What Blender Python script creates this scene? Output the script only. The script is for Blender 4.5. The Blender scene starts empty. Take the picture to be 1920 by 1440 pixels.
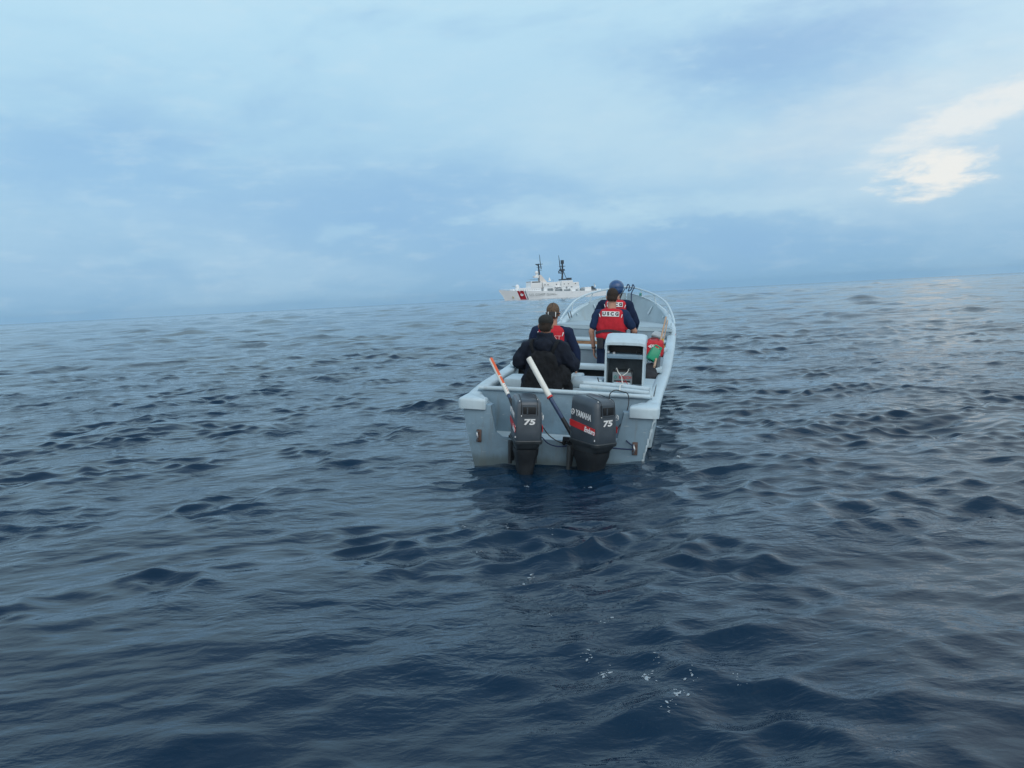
import bpy, bmesh, math, random
import numpy as np
from mathutils import Vector, Matrix, Euler, noise as mn
R = math.radians
random.seed(7)
C = bpy.context.scene.collection
SC = bpy.context.scene

# ------------------------------------------------------------------ camera
CAMH = 1.8
cd = bpy.data.cameras.new('camera'); cam = bpy.data.objects.new('camera', cd); C.objects.link(cam)
cd.sensor_fit = 'HORIZONTAL'; cd.sensor_width = 36.0; cd.lens = 36.0 * 1553 / 1920
cd.clip_start = 0.1; cd.clip_end = 60000
pitch, roll = math.atan((720 - 559.5) * math.cos(R(2.93)) / 1553), R(2.93)
f_ = Vector((0, math.cos(pitch), -math.sin(pitch))); r0 = Vector((1, 0, 0)); u0 = r0.cross(f_)
r_ = math.cos(roll) * r0 - math.sin(roll) * u0; u_ = math.cos(roll) * u0 + math.sin(roll) * r0
cm = Matrix((r_, u_, -f_)).transposed().to_4x4(); cm.translation = (0, 0, CAMH)
cam.matrix_world = cm
SC.camera = cam

# ------------------------------------------------------------------ light
SC.view_settings.view_transform = 'Standard'; SC.view_settings.look = 'None'
SC.view_settings.exposure = 0.0; SC.view_settings.gamma = 1.0
SUN_EL, SUN_AZ = 38.0, 152.0         # azimuth clockwise from +Y: thin overcast, brightest behind the viewer
sl = bpy.data.lights.new('sun', 'SUN'); so = bpy.data.objects.new('sun', sl); C.objects.link(so)
sl.energy = 0.8; sl.angle = R(50); sl.color = (1.0, 0.975, 0.94)
sd = Vector((math.sin(R(SUN_AZ)) * math.cos(R(SUN_EL)), math.cos(R(SUN_AZ)) * math.cos(R(SUN_EL)), math.sin(R(SUN_EL))))
so.rotation_euler = sd.to_track_quat('Z', 'Y').to_euler()

class NT:
    """small helper for building node graphs"""
    def __init__(s, nt): s.nt = nt; nt.nodes.clear()
    def n(s, t, **k):
        nd = s.nt.nodes.new(t)
        for a, b in k.items(): setattr(nd, a, b)
        return nd
    def l(s, a, b): s.nt.links.new(a, b)
    def put(s, inp, v):
        if hasattr(v, 'is_linked') or isinstance(v, bpy.types.NodeSocket): s.l(v, inp)
        else: inp.default_value = v
    def m(s, op, a, b=0.0, c=None, clamp=False):
        nd = s.n('ShaderNodeMath', operation=op, use_clamp=clamp)
        s.put(nd.inputs[0], a); s.put(nd.inputs[1], b)
        if c is not None: s.put(nd.inputs[2], c)
        return nd.outputs[0]
    def mix(s, f, a, b, blend='MIX'):
        nd = s.n('ShaderNodeMix', data_type='RGBA', blend_type=blend)
        s.put(nd.inputs[0], f)
        for i, v in ((6, a), (7, b)):
            if isinstance(v, (tuple, list)): nd.inputs[i].default_value = (*v[:3], 1)
            else: s.l(v, nd.inputs[i])
        return nd.outputs[2]
    def noise(s, vec, scale, detail=4, rough=.55, dist=0.0):
        nd = s.n('ShaderNodeTexNoise'); s.l(vec, nd.inputs['Vector'])
        nd.inputs['Scale'].default_value = scale; nd.inputs['Detail'].default_value = detail
        nd.inputs['Roughness'].default_value = rough; nd.inputs['Distortion'].default_value = dist
        return nd
    def step(s, v, a, b):
        nd = s.n('ShaderNodeMapRange', interpolation_type='SMOOTHSTEP'); s.put(nd.inputs[0], v)
        nd.inputs[1].default_value = a; nd.inputs[2].default_value = b
        return nd.outputs[0]
    def vec(s, x, y, z):
        nd = s.n('ShaderNodeCombineXYZ')
        for i, v in enumerate((x, y, z)): s.put(nd.inputs[i], v)
        return nd.outputs[0]

def build_world():
    w = bpy.data.worlds.new('World'); SC.world = w; w.use_nodes = True
    t = NT(w.node_tree)
    tc = t.n('ShaderNodeTexCoord'); sp = t.n('ShaderNodeSeparateXYZ'); t.l(tc.outputs['Generated'], sp.inputs[0])
    x, y, z = sp.outputs
    sky = t.n('ShaderNodeTexSky', sky_type='NISHITA'); sky.sun_disc = False
    sky.sun_elevation = R(SUN_EL); sky.sun_rotation = R(SUN_AZ); sky.air_density = 1.2; sky.dust_density = 2.0
    az = t.m('MULTIPLY', t.m('ARCTAN2', x, y), 180 / math.pi)
    el = t.m('MULTIPLY', t.m('ARCSINE', z), 180 / math.pi)
    # cloud coordinates: degrees of sky, stretched along the horizon
    cv = t.vec(t.m('MULTIPLY', az, .05), t.m('MULTIPLY', el, .13), 0.0)
    n1 = t.noise(cv, 1.0, 5, .55, .3); n2 = t.noise(cv, 4.0, 6, .6, .2)
    a, b = n1.outputs['Fac'], n2.outputs['Fac']
    waz = t.m('ADD', az, t.m('MULTIPLY', t.m('SUBTRACT', b, .5), 9.0))
    wel = t.m('ADD', el, t.m('MULTIPLY', t.m('SUBTRACT', n2.outputs['Color'], .5), 4.5))
    fine = t.noise(t.vec(t.m('MULTIPLY', az, .12), t.m('MULTIPLY', el, .35), 3.1), 3.0, 7, .62, .1).outputs['Fac']
    ff = t.m('SUBTRACT', fine, .5)
    def mask(c_az, c_el, ra, re, ang=0.0, lo=1.0, hi=.2, tex=0.0):
        dx = t.m('SUBTRACT', waz, c_az); dy = t.m('SUBTRACT', wel, c_el)
        ca, sa = math.cos(R(ang)), math.sin(R(ang))
        px = t.m('ADD', t.m('MULTIPLY', dx, ca / ra), t.m('MULTIPLY', dy, sa / ra))
        py = t.m('ADD', t.m('MULTIPLY', dx, -sa / re), t.m('MULTIPLY', dy, ca / re))
        d = t.m('SQRT', t.m('ADD', t.m('MULTIPLY', px, px), t.m('MULTIPLY', py, py)))
        if tex: d = t.m('ADD', d, t.m('MULTIPLY', ff, tex))
        return t.step(d, lo, hi)
    # overcast tone by height above the horizon
    rp = t.n('ShaderNodeValToRGB'); t.l(t.m('DIVIDE', el, 60.0, clamp=True), rp.inputs[0])
    cr = rp.color_ramp
    stops = [(0.0, (.270, .495, .715)), (.05, (.285, .515, .755)), (.12, (.345, .590, .815)), (.20, (.42, .68, .875)),
             (.30, (.50, .77, .94)), (.42, (.56, .80, .94)), (.62, (.35, .54, .77)), (1.0, (.26, .43, .67))]
    while len(cr.elements) < len(stops): cr.elements.new(.5)
    for e, (p_, c_) in zip(cr.elements, stops): e.position = p_; e.color = (*c_, 1)
    col = rp.outputs[0]
    side = t.step(az, -25.0, 40.0)
    up = t.step(el, 1.0, 12.0)
    col = t.mix(t.m('MULTIPLY', t.m('MULTIPLY', side, up), .50), col, (.56, .78, .92))
    col = t.mix(t.m('MULTIPLY', t.step(a, .45, .72), .35), col, (.62, .83, .95))
    col = t.mix(t.m('MULTIPLY', t.step(a, .50, .30), .45), col, (.235, .455, .76))
    # grey-blue cloud banks
    col = t.mix(t.m('MULTIPLY', mask(19.5, 14.8, 12, 3.2, 4, 1.15, .1, .6), .98), col, (.305, .525, .79))
    col = t.mix(t.m('MULTIPLY', mask(-8, 6.8, 17, 3.6, 0, 1.2, .1, .6), .65), col, (.262, .490, .77))
    col = t.mix(t.m('MULTIPLY', mask(-27, 9.5, 9, 3.0, -8, 1.2, .1, .6), .55), col, (.262, .505, .80))
    col = t.mix(t.m('MULTIPLY', mask(9, 3.4, 16, 1.5, 0, 1.2, .1, .8), .60), col, (.262, .49, .755))
    # pale banks
    col = t.mix(t.m('MULTIPLY', mask(8, 10.5, 9, 4.0, -10, 1.2, 0, .9), .42), col, (.60, .80, .90))
    col = t.mix(t.m('MULTIPLY', mask(24, 10.2, 15, 2.6, 8, 1.2, 0, .9), .60), col, (.66, .81, .88))
    col = t.mix(t.m('MULTIPLY', mask(5, 5.5, 10, 1.15, -3, 1.1, .2, 1.9), .62), col, (.50, .73, .88))
    col = t.mix(t.m('MULTIPLY', mask(15.5, 5.4, 9, 1.35, -4, 1.1, .2, 1.9), .55), col, (.52, .74, .88))
    col = t.mix(t.m('MULTIPLY', mask(-10.7, 5.2, 2.6, .8, 0, 1.1, .1, 1.6), .40), col, (.48, .72, .88))
    col = t.mix(t.m('MULTIPLY', mask(-23, 4.0, 4.5, .6, 0, 1.1, .1, 1.6), .25), col, (.48, .72, .88))
    col = t.mix(t.m('MULTIPLY', mask(28, 6.5, 9, 4.5, 0, 1.2, 0, .9), .40), col, (.62, .80, .90))
    col = t.mix(t.m('MULTIPLY', mask(48, 32, 34, 23, 0, 1.3, .1, .4), .85), col, (.86, .99, 1.06))
    back = t.step(t.m('MULTIPLY', y, -1.0), -.15, .6)
    col = t.mix(t.m('MULTIPLY', back, .85), col, (1.15, 1.20, 1.22))  # unseen sky behind the viewer, brightened to light the aft-facing surfaces
    # breaks where the sun lights the cloud
    col = t.mix(mask(30.2, 9.6, 7.2, 1.35, 17, 1.25, .30, 1.2), col, (.88, .91, .90))
    col = t.mix(mask(27.2, 6.2, 3.0, 1.35, 4, 1.15, .45, 1.1), col, (.97, .95, .89))
    col = t.mix(t.m('MULTIPLY', mask(27, 9, 12, 4.6, 10, 1.3, 0, .5), .25), col, (.86, .90, .92))
    col = t.mix(t.m('MULTIPLY', t.step(fine, .48, .78), .20), col, (.70, .84, .92))
    col = t.mix(.09, col, (.46, .66, .82))
    bgc = t.n('ShaderNodeBackground'); t.l(col, bgc.inputs[0]); bgc.inputs[1].default_value = 1.0
    bgs = t.n('ShaderNodeBackground'); t.l(sky.outputs[0], bgs.inputs[0]); bgs.inputs[1].default_value = .08
    mx = t.n('ShaderNodeMixShader'); mx.inputs[0].default_value = .94
    t.l(bgs.outputs[0], mx.inputs[1]); t.l(bgc.outputs[0], mx.inputs[2])
    out = t.n('ShaderNodeOutputWorld'); t.l(mx.outputs[0], out.inputs[0])
build_world()

# ------------------------------------------------------------------ materials
MATS = {}
def pbr(name, col, rough=.5, var=.12, scale=6.0, metal=0.0, bump=0.0, bscale=60.0, stain=None, stain_amt=0.0, spec=.5, coat=0.0):
    m = bpy.data.materials.new(name); m.use_nodes = True; t = NT(m.node_tree)
    tc = t.n('ShaderNodeTexCoord'); o = tc.outputs['Object']
    n = t.noise(o, scale, 6, .6)
    lo = tuple(c * (1 - var) for c in col); hi = tuple(min(1, c * (1 + var)) for c in col)
    c = t.mix(t.step(n.outputs['Fac'], .3, .7), lo, hi)
    if stain:
        n3 = t.noise(o, scale * .6 + 1.7, 8, .7, .6)
        c = t.mix(t.m('MULTIPLY', t.step(n3.outputs['Fac'], .52, .72), stain_amt), c, stain)
    if name in ('gelcoat_grey', 'gelcoat_pale'):
        # scuffs, dribbles and the weed line low on the hull
        mp = t.n('ShaderNodeMapping'); t.l(o, mp.inputs[0]); mp.inputs['Scale'].default_value = (9, 9, 1.1)
        dr = t.noise(mp.outputs[0], 1.6, 6, .65, .2).outputs['Fac']
        c = t.mix(t.m('MULTIPLY', t.step(dr, .54, .70), .38 if name == 'gelcoat_grey' else .18), c, (.16, .17, .15))
        mp2 = t.n('ShaderNodeMapping'); t.l(o, mp2.inputs[0]); mp2.inputs['Scale'].default_value = (3, 14, 22); mp2.inputs['Rotation'].default_value = (.3, .4, 0)
        sc = t.noise(mp2.outputs[0], 2.4, 5, .6).outputs['Fac']; c = t.mix(t.m('MULTIPLY', t.step(sc, .66, .70), .5), c, (.50, .56, .58))
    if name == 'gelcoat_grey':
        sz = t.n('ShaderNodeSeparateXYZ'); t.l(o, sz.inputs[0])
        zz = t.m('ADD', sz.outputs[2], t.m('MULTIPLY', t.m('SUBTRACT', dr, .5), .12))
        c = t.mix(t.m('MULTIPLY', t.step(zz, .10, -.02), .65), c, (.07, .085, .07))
    p = t.n('ShaderNodeBsdfPrincipled'); t.l(c, p.inputs['Base Color'])
    rr = t.m('ADD', t.m('MULTIPLY', n.outputs['Fac'], .15), rough - .075, clamp=True); t.l(rr, p.inputs['Roughness'])
    p.inputs['Metallic'].default_value = metal; p.inputs['Specular IOR Level'].default_value = spec
    p.inputs['Coat Weight'].default_value = coat
    if bump:
        nb = t.noise(o, bscale, 4, .6); b = t.n('ShaderNodeBump'); b.inputs['Strength'].default_value = bump
        b.inputs['Distance'].default_value = .01; t.l(nb.outputs['Fac'], b.inputs['Height']); t.l(b.outputs[0], p.inputs['Normal'])
    ou = t.n('ShaderNodeOutputMaterial'); t.l(p.outputs[0], ou.inputs[0]); MATS[name] = m
    return m
pbr('gelcoat_pale', (.47, .59, .65), .42, .06, 3, stain=(.38, .43, .44), stain_amt=.5, bump=.08, bscale=25)
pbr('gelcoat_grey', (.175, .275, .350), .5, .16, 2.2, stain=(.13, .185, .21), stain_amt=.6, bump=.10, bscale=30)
pbr('inner_grey', (.19, .26, .31), .6, .12, 2.5, stain=(.19, .20, .20), stain_amt=.6, bump=.15, bscale=40)
pbr('bow_grey', (.33, .43, .48), .6, .10, 2.0, stain=(.30, .34, .34), stain_amt=.6, bump=.15, bscale=30)
pbr('seat_white', (.44, .56, .62), .5, .08, 3, stain=(.36, .40, .40), stain_amt=.5, bump=.08)
pbr('old_wood', (.30, .17, .09), .7, .3, 14, stain=(.14, .09, .06), stain_amt=.7)
pbr('cowl_grey', (.052, .070, .088), .38, .10, 8, bump=.03, bscale=120, stain=(.085, .10, .115), stain_amt=.35, coat=.15)
pbr('cowl_pan', (.035, .045, .052), .45, .15, 8, bump=.05)
pbr('motor_black', (.016, .021, .026), .5, .2, 10, bump=.15, bscale=50, stain=(.05, .055, .05), stain_amt=.4)
pbr('black_void', (.006, .008, .010), .6, .1)
pbr('steel', (.55, .57, .58), .3, .1, 30, metal=.9)
pbr('rust_plate', (.10, .065, .055), .7, .3, 30)
pbr('rope_navy', (.018, .035, .09), .85, .2, 60, bump=.5, bscale=200)
pbr('rope_black', (.018, .020, .024), .8, .2, 60)
pbr('rope_teal', (.05, .25, .22), .8, .2, 60)
pbr('white_mark', (.78, .80, .80), .5, .03)
pbr('red_mark', (.55, .03, .035), .45, .06)
pbr('dark_red', (.30, .02, .025), .6, .15)
pbr('pipe_white', (.74, .75, .70), .4, .06, 10, stain=(.55, .52, .42), stain_amt=.4)
pbr('pipe_orange', (.72, .13, .045), .45, .08, 20)
pbr('grip_blue', (.03, .06, .13), .5, .2, 12)
pbr('navy_cloth', (.012, .022, .055), .9, .2, 12, bump=.35, bscale=90, spec=.2)
pbr('navy_tee', (.016, .034, .085), .9, .15, 14, bump=.25, bscale=90, spec=.2)
pbr('jacket_cloth', (.009, .014, .026), .85, .22, 7, bump=.4, bscale=70, spec=.25)
pbr('pack_black', (.012, .014, .017), .9, .35, 16, bump=.5, bscale=80, stain=(.024, .026, .026), stain_amt=.6, spec=.2)
pbr('trouser_navy', (.018, .032, .072), .9, .2, 10, bump=.3, bscale=80, spec=.2)
pbr('vest_red', (.50, .022, .035), .75, .12, 9, bump=.35, bscale=60, spec=.25)
pbr('strap_dark', (.035, .03, .045), .8, .2, 30)
pbr('skin', (.44, .24, .17), .6, .08, 14, bump=.1)
pbr('skin_tan', (.33, .17, .115), .6, .08, 14, bump=.1)
pbr('hair_dark', (.028, .019, .014), .85, .35, 60, bump=.8, bscale=160)
pbr('hair_fair', (.13, .085, .055), .85, .35, 60, bump=.8, bscale=160)
pbr('cap_dark', (.02, .022, .022), .9, .2, 40, bump=.4)
pbr('helmet_blue', (.022, .075, .20), .35, .06, 8, coat=.4)
pbr('boot_black', (.015, .015, .016), .6, .2)
pbr('can_green', (.01, .30, .16), .4, .10, 8)
pbr('bag_red', (.52, .02, .03), .7, .12, 12, bump=.3)
pbr('crate_grey', (.42, .47, .49), .5, .1, 9, stain=(.2, .2, .2), stain_amt=.5)
pbr('crate_dark', (.10, .13, .15), .6, .2, 9)
pbr('pole_wood', (.46, .30, .19), .7, .2, 20)
pbr('yellow', (.62, .42, .04), .5, .1)
pbr('bag_dark', (.02, .022, .028), .8, .3, 14, bump=.4)
pbr('battery_grey', (.20, .25, .27), .5, .1, 12)
pbr('battery_black', (.02, .022, .025), .5, .1)
pbr('ship_white', (.80, .84, .86), .5, .03, .15, stain=(.68, .68, .66), stain_amt=.25)
pbr('ship_white_clean', (.80, .82, .82), .5, .03, .3)
pbr('ship_dark', (.035, .045, .055), .7, .1, 1.0)
pbr('ship_grey', (.22, .26, .28), .6, .1, 1.0)
pbr('ship_window', (.03, .04, .05), .2, .1, 1.0)
pbr('ship_red', (.66, .015, .03), .5, .05, 1.0)
pbr('ship_blue', (.02, .06, .20), .5, .05, 1.0)
pbr('ship_letter', (.30, .33, .33), .6, .05, 1.0)
pbr('ship_ochre', (.42, .36, .16), .6, .1, 1.0)
pbr('ship_mast_buff', (.70, .66, .62), .6, .05, 1.0)
pbr('foam_white', (.42, .50, .55), .5, .2, 60)

# ------------------------------------------------------------------ mesh helpers
def ident(): return Matrix.Identity(4)
def thing(name, label, cat, mat=None, group=None):
    o = bpy.data.objects.new(name, None); C.objects.link(o)
    o.empty_display_size = .1
    if mat is not None: o.matrix_world = mat
    o['label'] = label; o['category'] = cat
    if group: o['group'] = group
    return o
def tag(o, label, cat, group=None):
    o['label'] = label; o['category'] = cat
    if group: o['group'] = group
    return o
def obj(name, src, mat, parent=None, smooth=True, mw=None, label=None, angle=35):
    if isinstance(src, bmesh.types.BMesh):
        me = bpy.data.meshes.new(name); bmesh.ops.recalc_face_normals(src, faces=src.faces[:]); src.to_mesh(me); src.free()
    else: me = src; me.name = name
    o = bpy.data.objects.new(name, me); C.objects.link(o)
    if mat is not None:
        me.materials.clear(); me.materials.append(MATS[mat])
    if smooth:
        for p in me.polygons: p.use_smooth = True
        if angle < 180:
            try: me.set_sharp_from_angle(angle=R(angle))
            except Exception: pass
    if parent is not None: o.parent = parent
    if mw is not None: o.matrix_local = mw
    if label: o['label'] = label
    return o
def add_box(bm, c, s, rot=(0, 0, 0), bev=0.0, taper=1.0, seg=2):
    """box centred c, size s; taper scales the top"""
    r = bmesh.ops.create_cube(bm, size=1.0); vs = r['verts']
    for v in vs:
        k = taper if v.co.z > 0 else 1.0
        v.co = Vector((v.co.x * s[0] * k, v.co.y * s[1] * k, v.co.z * s[2]))
    if bev:
        es = list({e for v in vs for e in v.link_edges})
        rb = bmesh.ops.bevel(bm, geom=es, offset=bev, segments=seg, profile=.5, affect='EDGES')
        vs = list({v for f in rb['faces'] for v in f.verts} | {v for v in vs if v.is_valid})
    M = Matrix.Translation(c) @ Euler(rot).to_matrix().to_4x4()
    for v in vs: v.co = M @ v.co
    return vs
def bxm(c, s, rot=(0, 0, 0), bev=0.0, taper=1.0):
    bm = bmesh.new(); add_box(bm, c, s, rot, bev, taper); return bm
def add_tube(bm, pts, r, n=10, cap=True):
    pts = [Vector(p) for p in pts]; rs = r if isinstance(r, (list, tuple)) else [r] * len(pts)
    rings = []; prev = None
    for i, p in enumerate(pts):
        d = (pts[min(i + 1, len(pts) - 1)] - pts[max(i - 1, 0)]).normalized()
        a = prev if prev is not None else (Vector((0, 0, 1)) if abs(d.z) < .9 else Vector((1, 0, 0)))
        a = (a - d * a.dot(d)).normalized(); b = d.cross(a); prev = a
        rings.append([bm.verts.new(p + rs[i] * (a * math.cos(2 * math.pi * k / n) + b * math.sin(2 * math.pi * k / n))) for k in range(n)])
    join_rings(bm, rings, True)
    if cap: bm.faces.new(rings[0][::-1]); bm.faces.new(rings[-1])
    return rings
def join_rings(bm, rings, closed=True):
    for A, B in zip(rings[:-1], rings[1:]):
        n = len(A)
        for k in range(n if closed else n - 1):
            try: bm.faces.new((A[k], A[(k + 1) % n], B[(k + 1) % n], B[k]))
            except ValueError: pass
def smooth_path(pts, n=8):
    """Catmull-Rom through the points"""
    P = [Vector(p) for p in pts]; P = [2 * P[0] - P[1]] + P + [2 * P[-1] - P[-2]]; out = []
    for i in range(1, len(P) - 2):
        for k in range(n):
            t = k / n; a, b, c, d = P[i - 1], P[i], P[i + 1], P[i + 2]
            out.append(.5 * ((2 * b) + (c - a) * t + (2 * a - 5 * b + 4 * c - d) * t * t + (3 * b - a - 3 * c + d) * t ** 3))
    out.append(P[-2]); return out
def tube_bm(pts, r, n=8, sm=6):
    bm = bmesh.new(); add_tube(bm, smooth_path(pts, sm) if sm else pts, r, n); return bm
def superring(bm, cx, cy, z, rx, ry, e=4.0, n=40, tilt=0.0):
    vs = []
    for k in range(n):
        a = 2 * math.pi * k / n; ca, sa = math.cos(a), math.sin(a)
        x = cx + rx * math.copysign(abs(ca) ** (2 / e), ca); y = cy + ry * math.copysign(abs(sa) ** (2 / e), sa)
        vs.append(bm.verts.new((x, y, z + tilt * (y - cy))))
    return vs
def loft(rings_fn):
    bm = bmesh.new(); rings = rings_fn(bm); join_rings(bm, rings, True)
    bm.faces.new(rings[0][::-1]); bm.faces.new(rings[-1]); return bm
def add_prism(bm, pts, axis, a, b):
    """pts = 2-D outline in the two other axes, extruded along axis from a to b"""
    def mk(p, h):
        if axis == 'x': return (h, p[0], p[1])
        if axis == 'y': return (p[0], h, p[1])
        return (p[0], p[1], h)
    A = [bm.verts.new(mk(p, a)) for p in pts]; B = [bm.verts.new(mk(p, b)) for p in pts]
    bm.faces.new(A); bm.faces.new(B[::-1])
    for k in range(len(pts)): bm.faces.new((A[k], A[(k + 1) % len(pts)], B[(k + 1) % len(pts)], B[k]))
def prism_bm(*a, bev=0.0):
    bm = bmesh.new(); add_prism(bm, *a)
    if bev: bmesh.ops.bevel(bm, geom=bm.edges[:], offset=bev, segments=2, profile=.5, affect='EDGES')
    return bm
def text_mesh(s, size, depth=.001, bold=0.0, sx=1.0, shear=0.0):
    cu = bpy.data.curves.new('lettering', 'FONT'); cu.body = s; cu.size = size; cu.extrude = depth; cu.offset = bold
    cu.align_x = 'CENTER'; cu.align_y = 'CENTER'; cu.shear = shear; cu.resolution_u = 3
    o = bpy.data.objects.new('lettering', cu); C.objects.link(o)
    dg = bpy.context.evaluated_depsgraph_get(); me = bpy.data.meshes.new_from_object(o.evaluated_get(dg))
    bpy.data.objects.remove(o); bpy.data.curves.remove(cu)
    for v in me.vertices: v.co.x *= sx
    return me
def face_mat(pos, xdir, ydir):
    """matrix whose X (reading direction) and Y (up) lie on a face; text faces X cross Y"""
    x = Vector(xdir).normalized(); y = Vector(ydir); y = (y - x * y.dot(x)).normalized(); z = x.cross(y)
    M = Matrix((x, y, z)).transposed().to_4x4(); M.translation = pos; return M

# soft solids: ellipsoids / tapered limbs fused by a voxel remesh into one skin
def p_limb(bm, a, b, ra, rb, n=14, flat=1.0):
    a, b = Vector(a), Vector(b); d = b - a; L = d.length; d = d / L if L > 1e-6 else Vector((0, 0, 1))
    u = Vector((1, 0, 0)) if abs(d.x) < .8 else Vector((0, 1, 0)); u = (u - d * u.dot(d)).normalized(); w = d.cross(u)
    rings = []; m = 4
    top = bm.verts.new(a - d * ra); prof = []
    for i in range(1, m + 1): t = math.pi / 2 * i / m; prof.append((-ra * math.cos(t), ra * math.sin(t)))
    for i in range(m): t = math.pi / 2 * i / m; prof.append((L + rb * math.sin(t), rb * math.cos(t)))
    for h, r in prof: rings.append([bm.verts.new(a + d * h + r * (u * math.cos(2 * math.pi * k / n) + w * math.sin(2 * math.pi * k / n) * flat)) for k in range(n)])
    join_rings(bm, rings); bot = bm.verts.new(b + d * rb)
    for k in range(n):
        bm.faces.new((top, rings[0][(k + 1) % n], rings[0][k])); bm.faces.new((bot, rings[-1][k], rings[-1][(k + 1) % n]))
def p_ell(bm, c, r, rot=(0, 0, 0)):
    M = Matrix.Translation(c) @ Euler(rot).to_matrix().to_4x4() @ Matrix.Diagonal((*r, 1))
    bmesh.ops.create_uvsphere(bm, u_segments=20, v_segments=12, radius=1.0, matrix=M)
def p_stack(bm, rings, n=24, e=2.3):
    """closed loft of horizontal rings (cx, cy, z, rx, ry)"""
    rr = [superring(bm, cx, cy, z, rx, ry, e, n) for cx, cy, z, rx, ry in rings]
    join_rings(bm, rr); bm.faces.new(rr[0][::-1]); bm.faces.new(rr[-1])
def fuse(bm, voxel, smooth=2, wrinkle=0.0, wscale=9.0, seed=0):
    me = bpy.data.meshes.new('tmp'); bmesh.ops.recalc_face_normals(bm, faces=bm.faces[:]); bm.to_mesh(me); bm.free()
    o = bpy.data.objects.new('tmp', me); C.objects.link(o)
    md = o.modifiers.new('r', 'REMESH'); md.mode = 'VOXEL'; md.voxel_size = voxel
    if smooth: ms = o.modifiers.new('s', 'SMOOTH'); ms.iterations = smooth; ms.factor = .5
    dg = bpy.context.evaluated_depsgraph_get(); out = bpy.data.meshes.new_from_object(o.evaluated_get(dg))
    bpy.data.objects.remove(o); bpy.data.meshes.remove(me)
    if wrinkle:
        for v in out.vertices:
            p = v.co * wscale + Vector((seed, seed * 2, 0)); q = Vector((p.x, p.y, p.z * .6 + p.x * .5))
            v.co += v.normal * wrinkle * (mn.noise(q) + .5 * mn.noise(q * 2.3))
    return out

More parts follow.
